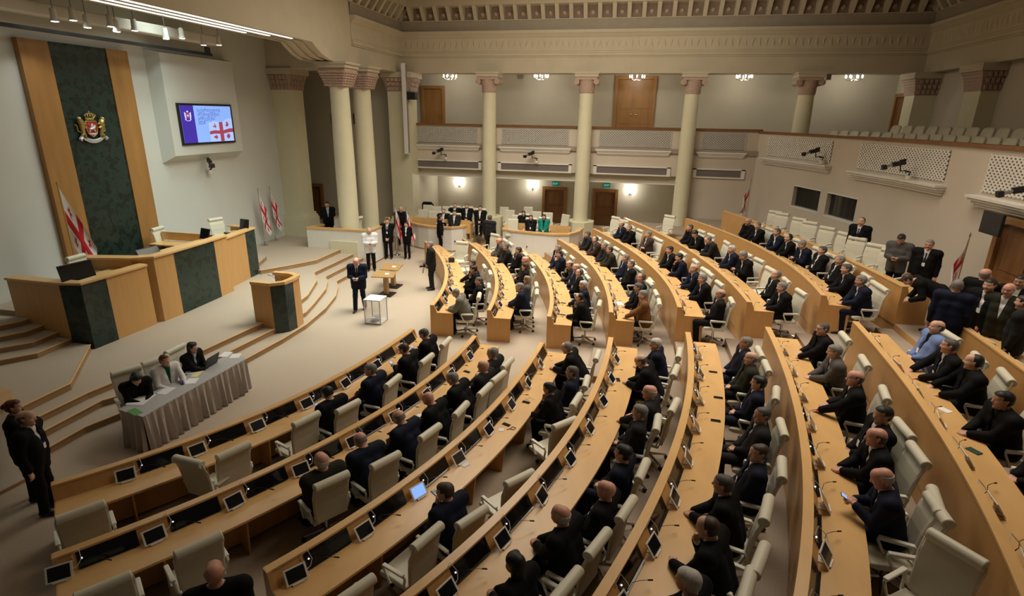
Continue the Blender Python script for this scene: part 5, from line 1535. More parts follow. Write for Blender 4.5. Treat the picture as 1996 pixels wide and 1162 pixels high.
DW = .700      # wrist height of hands on a desk
POSE = {
    'clasp':  dict(lean=.22, hp=-.05, arms=(((-.035, .40, DW),), ((.035, .41, DW+.005),)), curl=1.0),
    'claspL': dict(lean=.20, hp=-.05, hy=.45, arms=(((-.035, .40, DW),), ((.035, .41, DW+.005),)), curl=1.0),
    'fwd':    dict(lean=.46, hp=-.30, bulk=1.22, arms=(((-.06, .50, DW),), ((.06, .50, DW),)), curl=.9),
    'down':   dict(lean=.40, hp=-.62, arms=(((-.05, .46, DW),), ((.05, .46, DW),)), curl=.7),
    'lap':    dict(lean=-.10, hp=.03, arms=(((-.05, .17, .66),), ((.05, .18, .665),)), curl=.9),
    'lapL':   dict(lean=-.08, hp=.0, hy=.40, bulk=1.22, arms=(((-.05, .19, .66),), ((.05, .20, .665),)), curl=.9),
    'lapR':   dict(lean=-.08, hp=.0, hy=-.45, arms=(((-.05, .17, .66),), ((.05, .18, .665),)), curl=.9),
    'chin':   dict(lean=.28, hp=-.18, arms=(((-.12, .44, DW), (-.7, -.3, -.5), (-.02, .46, DW)), ((.035, .27, .99), (.5, -.1, -1), (.015, .25, 1.10))), curl=1.3),
    'chinL':  dict(lean=.24, hp=-.12, hy=.5, arms=(((-.045, .25, 1.0), (-.5, -.1, -1), (-.02, .24, 1.12)), ((.12, .44, DW), (.7, -.3, -.5), (.02, .46, DW))), curl=1.3),
    'phone':  dict(lean=.22, hp=-.42, arms=(((-.06, .34, .83),), ((.05, .34, .83),)), curl=.9),
    'flat':   dict(lean=.12, hp=.0, hy=.2, arms=(((-.16, .44, DW), (-.8, -.2, -.4)), ((.14, .30, .70),)), curl=.25),
    'flatR':  dict(lean=.14, hp=.0, hy=-.25, bulk=1.25, arms=(((-.17, .40, DW), (-.8, -.2, -.4)), ((.17, .42, DW), (.8, -.2, -.4))), curl=.3),
    'cross':  dict(lean=-.02, hp=-.05, hy=.15, arms=(((.10, .20, .78), (-1, -.2, -.3), (.20, .18, .80)), ((-.10, .22, .80), (1, -.2, -.3), (-.2, .2, .82))), curl=.6),
    'front':  dict(sit=False, lean=.02, bulk=1.04, arms=(((-.04, .16, .86),), ((.04, .17, .865),)), curl=.9),
    'hang':   dict(sit=False, lean=.03, hp=-.05, bulk=1.06, arms=(((-.27, .04, .86), (-.3, -1, 0)), ((.27, .04, .86), (.3, -1, 0))), curl=.7),
    'read':   dict(sit=False, lean=.06, hp=-.50, step=.16, bulk=1.08, arms=(((-.07, .28, 1.12),), ((.07, .28, 1.12),)), curl=.9),
    'text':   dict(sit=False, lean=.05, hp=-.55, open=0, bulk=1.02, arms=(((-.06, .27, 1.13),), ((.05, .27, 1.13),)), curl=.9),
    'back':   dict(sit=False, lean=.0, bulk=1.02, hy=-.35, arms=(((-.08, -.17, .95), (-1, -.3, 0)), ((.08, -.17, .94), (1, -.3, 0))), curl=.6),
    'bend':   dict(sit=False, lean=1.15, hp=-1.2, arms=(((-.2, .55, .75),), ((.2, .50, .72),)), curl=.5),
}
PROTO = {}
def proto(k):
    if k not in PROTO: PROTO[k] = make_proto(k, POSE[k])
    return PROTO[k]
def setmat(o, m_):
    if len(o.material_slots):
        o.material_slots[0].link = 'OBJECT'; o.material_slots[0].material = m_
def person(x, y, z, rz, pose, hs, hc, jc='black', sc='white', tie=False, badge=False, specs=False, skin=0, label='', group=None, scale=1.0, tc=None, lady=False):
    pr = proto(pose); J = pr['J']
    o = put('person', pr['body'], None, (x, y, z), rz); setmat(o, skins[skin]); o.scale = (scale*(.86 if lady else 1), scale*(.90 if lady else 1), scale)
    def add(k, m_=None, nm=None):
        c = put(nm or k, pr[k], o); 
        if m_: setmat(c, m_)
        return c
    add('jacket', CL[jc]); add('shirt', CL[sc]); add('trousers', CL[tc] if tc else (CL[jc] if jc in ('black', 'navy', 'char') else CL['black'])); add('shoes')
    if tie: add('tie')
    if badge and 'lanyard' in pr:
        add('lanyard'); add('badge', None, 'name_badge')
    M = Matrix([list(J['HR'][i])+[float(J['H'][i])] for i in range(3)]+[[0, 0, 0, 1]])
    def hadd(nm, me, m_=None):
        c = put(nm, me, o); c.matrix_local = M
        if m_: setmat(c, m_)
    if hs: hadd('hair', HAIRM[hs], HAIR[hc])
    hadd('eyes', EYES); hadd('lips', LIPS); hadd('eyebrows', BROW, HAIR[hc if hs and hc != 'fair' else 'dgrey'])
    if specs: hadd('glasses', SPECS)
    tag(o, label, 'person', group)
    return o
# ------------------------------------------------------------------ who sits where
JT = {'black': 'black suit', 'navy': 'navy suit', 'char': 'charcoal jacket', 'grey': 'grey blazer', 'lgrey': 'stone grey jacket', 'brown': 'tan brown jacket', 'dbrown': 'dark brown jacket', 'olive': 'dark olive jacket', 'blue': 'light blue jacket', 'white': 'white jacket', 'teal': 'teal top'}
PT = {'clasp': 'hands clasped on desk', 'claspL': 'hands clasped, head turned', 'fwd': 'leaning far forward', 'down': 'head bent down', 'lap': 'hands in lap', 'lapL': 'leaning back, head turned', 'lapR': 'leaning back looking right', 'chin': 'hand at chin', 'chinL': 'hand raised to face', 'phone': 'holding a phone', 'flat': 'hand flat on desk', 'flatR': 'hands spread on desk', 'cross': 'arms folded'}
SEATED = {
 ('near', 1): ['825,651,phone,crop dgrey,black', '791.9,681,phone,crop brown,black', '729.7,720,claspL,crop grey,navy', '662.6,774,phone,short black,black'],
 ('near', 2): ['960.4,687,cross,receding grey,char,white', '971.4,713,cross,- -,char,white,sp', '896.2,733,fwd,crop grey,black,white,s', '856.1,783,down,- -,black,white,p', '791.9,819.5,down,fringe grey,navy,white,p', '711.7,863,down,fringe grey,navy,white,p', '622.4,899,lap,fringe white,olive,white,p'],
 ('near', 3): ['1103.8,678,fwd,receding grey,black', '1114.8,725,lap,crop dgrey,navy', '1067.7,758,chin,bun black,black', '879.2,961,chinL,short brown,navy'],
 ('near', 4): ['1283.4,669,claspL,short white,navy,white', '1249.3,702,down,fringe dgrey,black,char', '1267.3,763,flat,fringe white,char,white,tp', '1246.3,804,lap,short grey,char,white,b', '1214.2,884,lap,short black,navy,white', '1183.1,952,lap,- -,black,white,bp', '1090.8,1005,clasp,fringe white,black,white,p', '998.5,1101,clasp,long black,black,black'],
 ('near', 5): ['1453.8,667,lap,crop grey,navy,white,t', '1464.8,698,lap,fringe grey,olive,olive', '1478.9,744,lap,short black,navy,white,b', '1485.9,810,lapL,crop dgrey,char,lblue', '1478.9,884,lapL,crop brown,navy,white,b', '1405.7,940,clasp,crop dgrey,black,white', '1372.6,1023,chin,receding brown,black,white', '1330.5,1129.5,clasp,short white,black,white,p'],
 ('near', 6): ['1579.2,639,flat,crop dgrey,black,black,s', '1615.3,683,clasp,short grey,grey,white', '1657.4,734,flat,fringe dgrey,black,white,p', '1692,802,lapL,short black,black,white,b', '1694.5,847,clasp,fringe dgrey,black,white,p', '1702.3,924,phone,fringe white,navy,lblue,p'],
 ('near', 7): ['1808.8,636,lap,fringe dgrey,blue,black,b', '1844.9,672,flatR,crop dgrey,black,white,bp', '1899.3,705.4,flatR,receding black,black,black', '1918.8,775,clasp,short black,black,black,d', '1989,840,lap,crop dgrey,black,white,p'],
 ('far', 1): ['920.3,513,flat,short brown,black,black', '924.3,524,chin,short black,black,white', '943.4,548,lapL,short dgrey,black,white', '886.2,570,down,crop grey,lgrey,lgrey'],
 ('far', 2): ['958.4,470,clasp,- -,grey,black,sp', '974.4,481,clasp,crop dgrey,char,black,s', '1010.5,488,lap,short black,black,white', '1023.6,506,lap,- -,olive,olive,p', '1009.5,519,lap,long brown,black,black', '1024.6,545,lap,long fair,grey,grey', '1006.5,558,clasp,crop grey,navy,white'],
 ('far', 3): ['1077.7,484,lap,short grey,navy,white', '1085.7,495,chinL,short black,navy,white', '1109.8,514,chin,fringe dgrey,char,white', '1119.8,522,lap,fringe grey,navy,white,b', '1128.8,531,lap,receding dgrey,black,white,b', '1136.8,555,flat,short white,navy,lblue', '1129.8,580,chin,receding black,black,white'],
 ('far', 4): ['1131,457,clasp,short dgrey,char,char', '1153.1,466,clasp,receding dgrey,dbrown,white', '1165.2,479,clasp,crop grey,char,black,s', '1185.2,487,clasp,crop black,olive,black', '1211.3,502,lap,short grey,navy,white', '1225.3,515,lap,crop dgrey,black,white,t', '1239.3,540,lap,receding dgrey,navy,white,p', '1228.3,559,clasp,short dgrey,black,white,b', '1241.4,574,flat,short grey,brown,white'],
 ('far', 5): ['1200.3,437,clasp,fringe dgrey,navy,white,s', '1220.2,444,clasp,crop grey,black,black', '1253.4,457,cross,short grey,dbrown,white', '1289.5,487,clasp,short black,black,white,b', '1310.5,501,chin,short black,navy,navy', '1330.6,522,clasp,fringe grey,navy,white', '1349.6,542,clasp,short grey,black,white', '1396.7,572,lap,fringe dgrey,black,white,sb'],
 ('far', 6): ['1325,444,clasp,crop dgrey,black,black,p', '1349,455,down,short black,black,white', '1372.2,467,down,receding grey,char,char', '1402.3,485,clasp,short white,navy,white,p', '1449.4,498,phone,short grey,black,white', '1509.5,535,lap,receding grey,black,white,b', '1508.5,558,clasp,short grey,black,white'],
 ('far', 7): ['1418.3,433,clasp,- -,black,black,s', '1431.3,440,claspL,short grey,black,white,b', '1462.4,452,clasp,crop dgrey,navy,white', '1487.5,462,clasp,receding black,black,white', '1550.6,476,phone,short grey,navy,white', '1571.7,487,lap,short dgrey,black,white,b', '1611.8,505,lap,crop grey,black,white,b', '1624.8,522,clasp,short dgrey,black,white,b', '1654.9,545,clasp,short grey,navy,white,b'],
}
random.seed(5)
PH = []
for (wing, i), L in SEATED.items():
    R = ROWS[(wing, i)]; Q = []
    for s in L:
        f = s.split(','); px, py = float(f[0]), float(f[1]); pose = f[2]; hs, hc = f[3].split(' ')
        jc = f[4]; sc = f[5] if len(f) > 5 else 'white'; fl = f[6] if len(f) > 6 else ''
        scl = random.uniform(1.03, 1.07); J = skeleton(POSE[pose]); hx, hy, hz = J['H']*scl
        X, Y, _ = onz(px, py, R.z+hz+.01)
        t, d = R.nearest(X, Y)
        rz = R.face(t)-math.pi/2+random.uniform(-.12, .12)+(.0)
        x = X-(math.cos(rz)*hx-math.sin(rz)*hy); y = Y-(math.sin(rz)*hx+math.cos(rz)*hy)
        t, d = R.nearest(x, y)
        lo = {'fwd': .98, 'down': .96, 'clasp': .92, 'claspL': .92, 'chin': .95, 'chinL': .93}.get(pose, .90)
        dd = min(max(d, lo), 1.12)
        x, y = R.off(t, dd)
        Q.append([abs(y-13.0), x, y, rz, pose, hs, hc, jc, sc, fl, t, scl])
    Q.sort(key=lambda q: q[0])
    # keep neighbours from sitting inside one another
    for a in range(1, len(Q)):
        gap = math.hypot(Q[a][1]-Q[a-1][1], Q[a][2]-Q[a-1][2])
        if gap < .62:
            t = Q[a][10]+(.62-gap); x, y = R.off(t, R.nearest(Q[a][1], Q[a][2])[1]); Q[a][1], Q[a][2], Q[a][10] = x, y, t
    for n, (_, x, y, rz, pose, hs, hc, jc, sc, fl, t, scl) in enumerate(Q):
        lady = hs in ('long', 'bun')
        lab = 'person in %s, %s, %s from aisle, %s row, %s' % (JT[jc], PT[pose], ORD[n+1], ROWNAME[i], WNAME[wing])
        person(x, y, R.z, rz, pose, None if hs == '-' else hs, hc if hc != '-' else 'dgrey', jc, sc, 't' in fl, 'b' in fl, 's' in fl, 2 if 'p' in fl else (1 if 'd' in fl else random.choice((0, 0, 1))), lab, None, scl, lady=lady)
        cx, cy = x+math.sin(rz)*.03, y-math.cos(rz)*.03
        chair(cx, cy, R.z, rz+random.uniform(-.08, .08), 'cream swivel chair under the %s seated person from the aisle, %s row, %s' % (ORD[n+1], ROWNAME[i], WNAME[wing]))
        if pose == 'phone':
            ps = skeleton(POSE[pose]); wv = scl*(ps['W'][1]+ps['W'][-1])/2+np.array([0, .09, .03])
            X_ = x+math.cos(rz)*wv[0]-math.sin(rz)*wv[1]; Y_ = y+math.sin(rz)*wv[0]+math.cos(rz)*wv[1]
            ph = D.objects.new('smartphone', None); COL.objects.link(ph); ph.location = (X_, Y_, R.z+wv[2]); ph.rotation_euler = (.5, 0, rz)
            bevel(MB().box((0, 0, 0), (.072, .148, .009)).build('phone_case', black, ph), .003)
            MB().box((0, 0, .0052), (.064, .136, .001)).build('phone_screen', screenblue if (wing, i) in (('near', 1), ('near', 6)) and jc != 'x' else glossblk, ph)
            tag(ph, 'smartphone held by the %s seated person from the aisle, %s row, %s' % (ORD[n+1], ROWNAME[i], WNAME[wing]), 'phone')

# empty chairs: pixel of the headrest roll, row, turn
EMPTY = [('near', 1, 156, 1004, .05), ('near', 1, 370.7, 902, -1.1), ('near', 1, 451, 884, .1), ('near', 1, 596, 821, .05),
         ('near', 2, 206.5, 1146, .0), ('near', 2, 384.6, 1061, .0),
         ('near', 3, 802.8, 1036, .05), ('near', 3, 667.8, 1138, 0), ('near', 3, 1010.6, 938, -.35), ('near', 3, 1100.8, 828, -.5),
         ('near', 6, 1860.7, 1081, .95), ('near', 6, 1818.6, 995, .2), 
         ('near', 4, 1102.8, 1145.5, .0), ('near', 5, 1440, 1150, 0),
         ('far', 1, 891.2, 476, .9), ('far', 1, 909.3, 494, .1), ('far', 2, 945, 462, .4), ('far', 2, 984, 472, 0),
         ('far', 5, 1270.6, 424, .3), ('far', 5, 1300, 430, .4), ('far', 5, 1373.7, 530, .15), ('far', 5, 1276, 472, .1),
         ('far', 6, 1391, 422, .5), ('far', 6, 1432.3, 500, .3), ('far', 6, 1481.5, 528, .1),
         ('far', 7, 1518.5, 472, .25), ('far', 7, 1696, 558, .1), ('far', 4, 1268.4, 552, .05),
         ('far', 8, 1467.4, 416, .6), ('far', 8, 1486.5, 420, .5), ('far', 8, 1518.5, 430, .5), ('far', 8, 1549.6, 437, .6), ('far', 8, 1588.7, 448, .5), ('far', 8, 1634.8, 459, .3), ('far', 8, 1658.9, 469, .6), ('far', 8, 1697, 482, .6), ('far', 8, 1728.3, 492, .5), ('far', 8, 1782.5, 516, .5), ('far', 8, 1838.6, 558, .5)]
by = {}
for e in EMPTY:
    R = ROWS[(e[0], e[1])]; X, Y, _ = onz(e[2], e[3], R.z+1.09); t, d = R.nearest(X, Y); rz = R.face(t)-math.pi/2+e[4]
    x, y = X+math.sin(rz)*-.325, Y+math.cos(rz)*.325
    x, y = X-math.sin(rz)*.325, Y+math.cos(rz)*.325
    t, d = R.nearest(x, y); d = min(max(d, .93), 1.25); x, y = R.off(t, d)
    by.setdefault((e[0], e[1]), []).append((abs(y-13), x, y, rz))
for (wing, i), L in by.items():
    L.sort()
    for n, (_, x, y, rz) in enumerate(L):
        chair(x, y, zf(i), rz, 'empty cream swivel chair, %s empty one from the aisle, %s row, %s' % (ORD[n+1], ROWNAME[i], WNAME[wing]), 'empty chairs of the %s row, %s' % (ROWNAME[i], WNAME[wing]))

# ------------------------------------------------------------------ standing people
def stand(px, py, z, face, pose, hs, hc, label, **k):
    J = skeleton(POSE[pose]); h = J['H']; sc = k.setdefault('scale', 1.02)
    X, Y, _ = onz(px, py, z+h[2]*sc); rz = face-math.pi/2
    x = X-(math.cos(rz)*h[0]-math.sin(rz)*h[1])*sc; y = Y-(math.sin(rz)*h[0]+math.cos(rz)*h[1])*sc
    return person(x, y, z, rz, pose, hs, hc, label=label, **k)
TOCAM = lambda x, y: math.atan2(-y, -x)
p1 = stand(694, 510, 0, -1.35, 'read', 'fringe', 'grey', 'person walking in a navy suit and tie, reading a paper by the ballot box', jc='navy', tie=True, skin=2)
def local_item(o, lx, ly, lz):
    M = Matrix.Rotation(o.rotation_euler[2], 3, 'Z'); v = M @ Vector((lx, ly, lz)); return (o.location[0]+v[0], o.location[1]+v[1], o.location[2]+v[2])
q = MB().box((0, 0, 0), (.13, .19, .004)).build('ballot_paper', paper, None, local_item(p1, 0, .36, 1.13), p1.rotation_euler[2]); q.rotation_euler[0] = .7
tag(q, 'white paper held by the walking person in the navy suit', 'paper')
p2 = stand(719.6, 450, 0, -1.1, 'text', 'fringe', 'dgrey', 'person in a white shirt and black trousers looking down at a phone', jc='white', tc='black', skin=0)
q = MB().box((0, 0, 0), (.075, .15, .01)).build('smartphone', black, None, local_item(p2, 0, .35, 1.14), p2.rotation_euler[2]); q.rotation_euler[0] = .5
tag(q, 'black smartphone held by the person in the white shirt', 'phone')
stand(754.3, 431, 0, -1.35, 'front', 'short', 'black', 'standing person in a black suit with tie and badge, hands clasped, by the flag', jc='black', tie=True, badge=True)
stand(791.5, 438, 0, -1.45, 'back', 'bun', 'black', 'standing person in a dark suit and white blouse, hands behind the back', jc='black', badge=True, lady=True, scale=.93)
stand(781, 408, .30, -1.3, 'hang', None, 'dgrey', 'bald person in black standing behind the two flags', jc='black', sc='black', skin=1)
p5 = stand(838.1, 477, 0, -2.6, 'front', 'short', 'grey', 'photographer in a dark grey jacket with a camera beside the front desk row', jc='char', sc='black')
cm = thing('photo_camera', 'black photo camera with strap held by the photographer in dark grey', 'camera', local_item(p5, 0, .26, .90), p5.rotation_euler[2])
bevel(MB().box((0, 0, 0), (.14, .07, .10)).box((0, 0, .06), (.06, .06, .04)).build('camera_body', black, cm), .008)
MB().cyl((0, .03, 0), (0, .17, -.02), .04, .045, n=14).build('camera_lens', glossblk, cm)
MB().tube([(-.07, 0, .04), (-.10, .03, -.08), (-.06, .06, -.26), (.0, .06, -.28), (.06, .03, -.1), (.07, 0, .03)], .008, 5).build('camera_strap', black, cm)
stand(858.7, 424, .0, .5, 'hang', 'short', 'black', 'person in a black suit standing with one hand on the curved booth parapet', jc='black', badge=True, lady=True)
stand(955, 425, .15, 1.3, 'hang', 'short', 'dgrey', 'person in a dark jacket seen from behind at the round column', jc='char', sc='char')
stand(637.6, 399, .6, -1.0, 'back', 'short', 'black', 'person in a dark suit and pale shirt standing in the booth doorway', jc='black', sc='lblue', skin=1)
stand(51, 815, 0, .5, 'hang', 'fringe', 'dgrey', 'bald person in a black suit with white badge standing at the left edge', jc='black', badge=True, skin=0)
stand(27, 794, 0, .7, 'hang', 'bun', 'red', 'person with red tied hair in black behind the guard at the left edge', jc='black', sc='black', lady=True)
z8 = zf(8)
stand(1679.2, 432, z8, -2.3, 'hang', 'receding', 'dgrey', 'person in a black suit and dark tie standing under the dark window', jc='black', tie=True)
p9 = stand(1756.4, 466, z8, -2.2, 'text', 'short', 'black', 'person in a grey blazer looking at a phone by the curved wall', jc='grey', tc='black', skin=1)
q = MB().box((0, 0, 0), (.075, .15, .01)).build('smartphone', black, None, local_item(p9, 0, .35, 1.14), p9.rotation_euler[2]); q.rotation_euler[0] = .5
tag(q, 'black smartphone held by the person in the grey blazer', 'phone')
stand(1811.5, 477, z8, -2.2, 'hang', 'short', 'grey', 'person with glasses and white badge in a black suit by the curved wall', jc='black', badge=True, specs=True, skin=2, tie=True)
stand(1769.4, 545, z8, 2.9, 'bend', 'short', 'brown', 'person in a black spotted top bending behind the back desk row', jc='black', sc='black')
stand(1866.7, 557, z8, 1.0, 'hang', 'crop', 'grey', 'bald person in a navy sweater and grey trousers seen from behind', jc='navy', tc='char', sc='navy', skin=2)
stand(1920.8, 535, z8, .6, 'hang', 'fringe', 'grey', 'person with thin grey hair in a black suit turned away near the flag', jc='black', skin=2)
stand(1929.8, 556, z8, -2.6, 'hang', 'short', 'black', 'person in an open black jacket and white shirt with lanyard by the door', jc='black', badge=True, skin=0)
stand(1966, 565, z8, -2.4, 'hang', None, 'dgrey', 'bald person with dark glasses in an olive jacket at the right edge', jc='olive', specs=True, skin=2)
stand(1989, 549, z8, -2.4, 'hang', 'short', 'black', 'person with glasses and dark hair partly cut by the right edge', jc='black', specs=True, skin=1)
stand(1996, 590, z8, 2.4, 'hang', 'short', 'black', 'person in a dark jacket with back turned at the right edge', jc='char', sc='char')
stand(418, 1117, 0, 2.2, 'hang', None, 'dgrey', 'bald person in a black suit standing behind the second row at the bottom edge', jc='black', skin=2)

# ------------------------------------------------------------------ people in the booths, at the skirted table and more chairs
def sit(px, py, z, face, pose, hs, hc, label, ch, **k):
    J = skeleton(POSE[pose]); h = J['H']; X, Y, _ = onz(px, py, z+h[2]); rz = face-math.pi/2
    x = X-(math.cos(rz)*h[0]-math.sin(rz)*h[1]); y = Y-(math.sin(rz)*h[0]+math.cos(rz)*h[1])
    o = person(x, y, z, rz, pose, hs, hc, label=label, **k)
    if ch: chair(x, y, z, rz, ch)
    return o
for (px, py, hs, hc, jc, fl, w_) in ((864.8, 412, 'crop', 'dgrey', 'black', True, 'front left'), (886.6, 401, 'crop', 'dgrey', 'black', False, 'back left'), (885.8, 415, 'short', 'black', 'char', False, 'front right'), (910, 402, 'short', 'dgrey', 'black', True, 'back right'), (936, 406, 'short', 'black', 'black', False, 'beside the round column')):
    sit(px, py, .45 if py > 408 else .6, -1.45, 'lap', hs, hc, 'person in a %s seated in the curved booth, %s' % (JT[jc], w_), 'cream booth chair under the person seated %s in the curved booth' % w_, jc=jc, badge=fl)
for (px, py, hs, hc, jc, w_) in ((1020.6, 416, 'long', 'black', 'black', 'in black, leftmost'), (1035, 424, 'long', 'brown', 'black', 'and lanyard, beside the panel'), (1060.5, 423, 'long', 'black', 'teal', 'in a teal top')):
    sit(px, py, .45, -1.5, 'lap', hs, hc, 'seated person with long hair %s, booth before the door' % w_, 'cream booth chair of the long-haired person %s' % w_, jc=jc, sc='black', badge='lanyard' in w_, lady=True)
sit(266, 739, 0, -.5, 'down', 'long', 'black', 'person in black with long dark hair reading sheets at the skirted table', 'cream chair of the dark-haired person in black at the skirted table', jc='black', sc='black', lady=True)
sit(321, 703, 0, -.35, 'flat', 'bun', 'red', 'person in a white jacket and green top at the skirted table', 'cream chair of the person in the white jacket', jc='white', sc='green', badge=False, lady=True)
sit(375.6, 677.5, 0, .0, 'clasp', 'long', 'black', 'person in a black jacket with badge behind the laptop', 'cream chair of the person behind the laptop', jc='black', sc='lblue', badge=True, lady=True)
for (px, py, z, fc, lab) in ((150, 503, ZD, 0.05, 'empty cream chair behind the lower left dais desk'), (309, 447, ZD, .1, 'empty cream chair behind the raised middle dais desk'), (421, 429, ZD, -.3, 'empty cream chair beside the return desk on the dais')):
    X, Y, _ = onz(px, py, z+1.12); chair(X+math.cos(fc)*.3, Y+math.sin(fc)*.3, z, fc-math.pi/2, lab)
chair(-11.75, 22.0, .6, 1.2, 'empty cream chair with its back turned inside the stage booth')
def conf_chair():
    t = D.objects.new('booth_chair', None); COL.objects.link(t)
    bevel(MB().box((0, .05, .44), (.50, .46, .09)).build('seat', leather, t), .02, 2)
    M = Matrix.Rotation(.14, 3, 'X')
    bevel(MB().box((0, -.24, .78), (.48, .07, .62), M=M).build('backrest', leather, t), .02, 2)
    bevel(MB().box((0, -.285, 1.0), (.48, .09, .20), M=M).build('headrest', leather, t), .025, 2)
    for s in (-1, 1): MB().tube([(s*.26, .2, .02), (s*.26, .2, .6), (s*.26, -.2, .64), (s*.26, -.22, .02)], .016, 6).build('leg_frame', leather_w, t)
    return t
cc0 = conf_chair(); CC = [True]
def cchair(px, py, z, fc, lab, grp):
    t = cc0 if CC[0] else copy_tree(cc0); CC[0] = False
    X, Y, _ = onz(px, py, z+.98); t.location = (X+math.cos(fc)*.28, Y+math.sin(fc)*.28, z); t.rotation_euler = (0, 0, fc-math.pi/2)
    tag(t, lab, 'chair', grp)
for k, (px, py) in enumerate(((825, 413), (845, 416))): cchair(px, py, .45, -1.5, 'empty cream booth chair in the front of the left curved booth, %s from the flags' % ORD[k+1], 'front booth chairs')
for k, (px, py) in enumerate(((834, 404), (851, 407), (872, 407), (920, 410), (905, 417))): cchair(px, py, .6 if py < 412 else .45, -1.5, 'cream booth chair in the left curved booth, %s of the mixed rear chairs' % ORD[k+1], 'rear booth chairs')
for k, (px, py) in enumerate(((994, 414), (1008, 424), (1046, 417), (1068, 419), (1030, 408), (1000, 432), (1103, 423), (983, 408))): cchair(px, py, .45 if k != 7 else .4, -1.5 if k != 6 else -2.2, 'empty cream booth chair before the brown doors, %s in the booth' % ORD[k+1], 'door booth chairs')
t = thing('coat', 'black coat draped over a rear chair of the left curved booth', 'coat', (onz(831, 398, 1.6)[0], onz(831, 398, 1.6)[1]+.2, .6))
bevel(MB().box((0, 0, .75), (.62, .16, .55)).box((0, -.05, 1.02), (.5, .2, .16)).build('coat_cloth', CL['black'], t), .06, 3)

# gallery seats
def gseat():
    t = D.objects.new('gallery_seat', None); COL.objects.link(t)
    b = MB(); P = []
    for i in range(9):
        u = i/8*2-1; R_ = []
        for j in range(7):
            v = j/6
            w_ = .25*(1-.12*v)
            R_.append((u*w_, -.16-.10*v+.05*(u*u)*.8, .42+.45*v-(.05*u**4)*(v > .8)))
        P.append(R_)
    b.grid(P); o = b.build('backrest', leather, t); s = o.modifiers.new('shell', 'SOLIDIFY'); s.thickness = .05
    bevel(MB().box((0, .06, .42), (.47, .42, .08)).build('seat', leather, t), .025, 2)
    MB().box((0, -.05, .2), (.08, .08, .4)).build('pedestal', steel, t)
    MB().box((0, -.235, .80), (.05, .012, .03)).build('number_plate', chrome, t)
    return t
gs0 = gseat(); GS = [True]
def gs(x, y, z, rz, lab, grp):
    t = gs0 if GS[0] else copy_tree(gs0); GS[0] = False
    t.location = (x, y, z); t.rotation_euler = (0, 0, rz); tag(t, lab, 'seat', grp)
for r in range(3):
    n = 0
    rad = GR+.72+.95*r
    aa = [math.asin(-1.0/GR)+.58/rad*k for k in range(30)]
    lim = (math.asin(12.2/GR), math.asin(12.6/GR), math.asin(11.5/GR))[r]
    for a in aa:
        if a > lim or (r == 2 and (a > .32 or a < .17)) or (r == 0 and a < .10): continue
        n += 1
        x, y = GC[0]+rad*math.cos(a), GC[1]+rad*math.sin(a)
        gs(x, y, 4.52+.24*r, a+math.pi/2, 'cream gallery seat above the curved wall, %s from the near end, %s tier' % (ORD[min(n, 20)], ORD[r+1]), 'gallery seats of tier %s' % ORD[r+1])
k = 0
for px in (842, 858, 1008, 1032, 1056, 1080, 1102, 1205, 1232, 1258, 1372, 1398, 1424, 1450, 1474):
    X = ony(px, 235, 28.6)[0]; k += 1
    gs(X, 28.6, 4.66, math.pi, 'cream seat top showing over the balcony rail, %s from the left' % ORD[k], 'balcony seats')

# ------------------------------------------------------------------ small things on the desks
def ondesk(name, lab, cat, px, py, row, build, rz=0.0):
    z = zf(row)+DESKH+.001; p = onz(px, py, z); t = thing(name, lab, cat, p, rz); build(t); return t
def phone(t):
    bevel(MB().box((0, 0, .005), (.075, .155, .009)).build('phone_case', black, t), .003); MB().box((0, 0, .0102), (.066, .142, .001)).build('phone_screen', glossblk, t)
for (px, py, row, rz, lab) in ((848.7, 961, 3, .9, 'beside the person resting the head, third row'), (910, 725, 2, 1.2, 'near the far end of the second row, near block'), (811, 814, 2, 1.2, 'lying by white paper in the second row'), (763, 847, 2, 1.2, 'on the second desk before the bald person in navy'),
        (987, 828, 3, 1.2, 'on the third desk by the lit tablet'), (1025.5, 784.5, 3, 1.3, 'near folded glasses on the third desk'), (1204.8, 740.7, 4, .2, 'under the hands of a person in the fourth row'),
        (1390, 725.5, 5, 1.5, 'farthest of the phones lying on the fifth desk'), (1400, 775.5, 5, 1.5, 'middle of the phones lying on the fifth desk'), (1395, 820.5, 5, 1.5, 'nearest of the phones lying on the fifth desk'),
        (1841, 757, 7, 1.2, 'lying before the person in black, seventh row'), (970.5, 513, 2, 1.4, 'on the second desk of the far block'), (1098, 591, 3, 1.4, 'front end of the third desk, far block, upper'), (1097, 614, 3, 1.4, 'front end of the third desk, far block, lower'), (1088, 549, 3, 1.1, 'middle of the third desk, far block'), (1079, 533, 3, 1.4, 'third desk of the far block, before the rank of suits'), (1161, 514, 4, 1.4, 'fourth desk of the far block, upper'), (1188, 546.5, 4, 1.4, 'fourth desk of the far block, lower')):
    ondesk('smartphone', 'black smartphone ' + lab, 'phone', px, py, row, phone, rz)
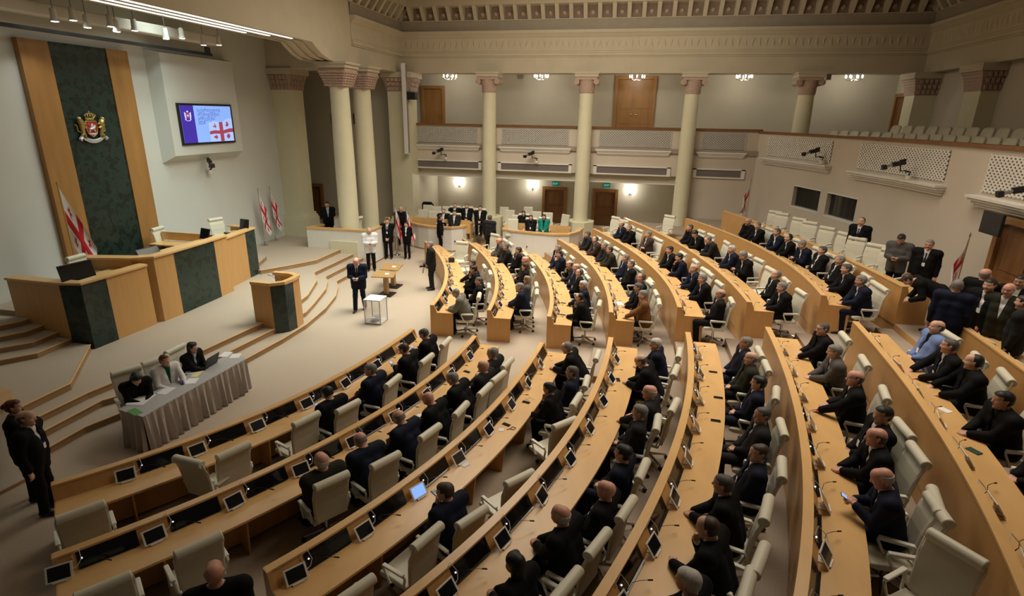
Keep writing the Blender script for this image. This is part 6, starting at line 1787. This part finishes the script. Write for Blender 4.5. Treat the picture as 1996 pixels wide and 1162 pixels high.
ondesk('wallet', 'dark green wallet on the seventh desk near a microphone', 'wallet', 1898, 880, 7, lambda t: bevel(MB().box((0, 0, .008), (.10, .16, .014)).build('leather_cover', mat('wallet_green', (.02, .07, .05), .5), t), .004), .5)
def napkin(t): MB().box((0, 0, .003), (.13, .15, .005)).build('paper_sheet', paper, t)
ondesk('paper_note', 'small white note on the third desk, middle of near block', 'paper', 905, 904.5, 3, napkin, .9)
ondesk('paper_note', 'white paper beside a phone on the second desk', 'paper', 820, 811, 2, napkin, .6)
ondesk('paper_note', 'white card by the glasses case on the third desk', 'paper', 977, 838, 3, lambda t: MB().box((0, 0, .003), (.09, .1, .004)).build('card', paper, t), .3)
ondesk('paper_note', 'white folded paper under a hand on the seventh desk', 'paper', 1842, 800, 7, napkin, .6)
ondesk('paper_note', 'papers with blue print on the fourth desk of the far block', 'paper', 1206, 592, 4, lambda t: MB().box((0, 0, .004), (.22, .3, .008)).build('sheets', paper, t), .3)
def eyeg(t):
    b = MB()
    for s in (-1, 1):
        b.tube([(s*.033+.022*math.cos(a), 0, .02+.017*math.sin(a)) for a in np.linspace(0, 6.28, 11)], .002, 4).tube([(s*.055, 0, .024), (s*.06, -.13, .012)], .002, 4)
    b.build('frame', glossblk, t)
ondesk('glasses', 'folded glasses lying on the second desk of the near block', 'glasses', 832, 796, 2, eyeg, .9)
ondesk('glasses', 'folded glasses beside a phone on the third desk', 'glasses', 1029, 778, 3, eyeg, .9)
def cord(t): MB().tube([(.0, 0, .006), (.05, .03, .006), (.12, .0, .006), (.16, .06, .006), (.10, .1, .006), (.06, .04, .01)], .006, 5).build('cord_loop', mat('prayer_cord_brown', (.16, .05, .03), .6), t)
ondesk('bead_cord', 'brown cord lying beside the white card on the third desk', 'cord', 988, 838, 3, cord, .2)
bag = ondesk('camera_bag', 'black camera bag on the front desk of the far block', 'bag', 880, 511, 1, lambda t: bevel(MB().box((0, 0, .08), (.22, .16, .16)).tube([(-.1, 0, .15), (0, 0, .22), (.1, 0, .15)], .01, 5).build('bag_body', black, t), .02), .4)
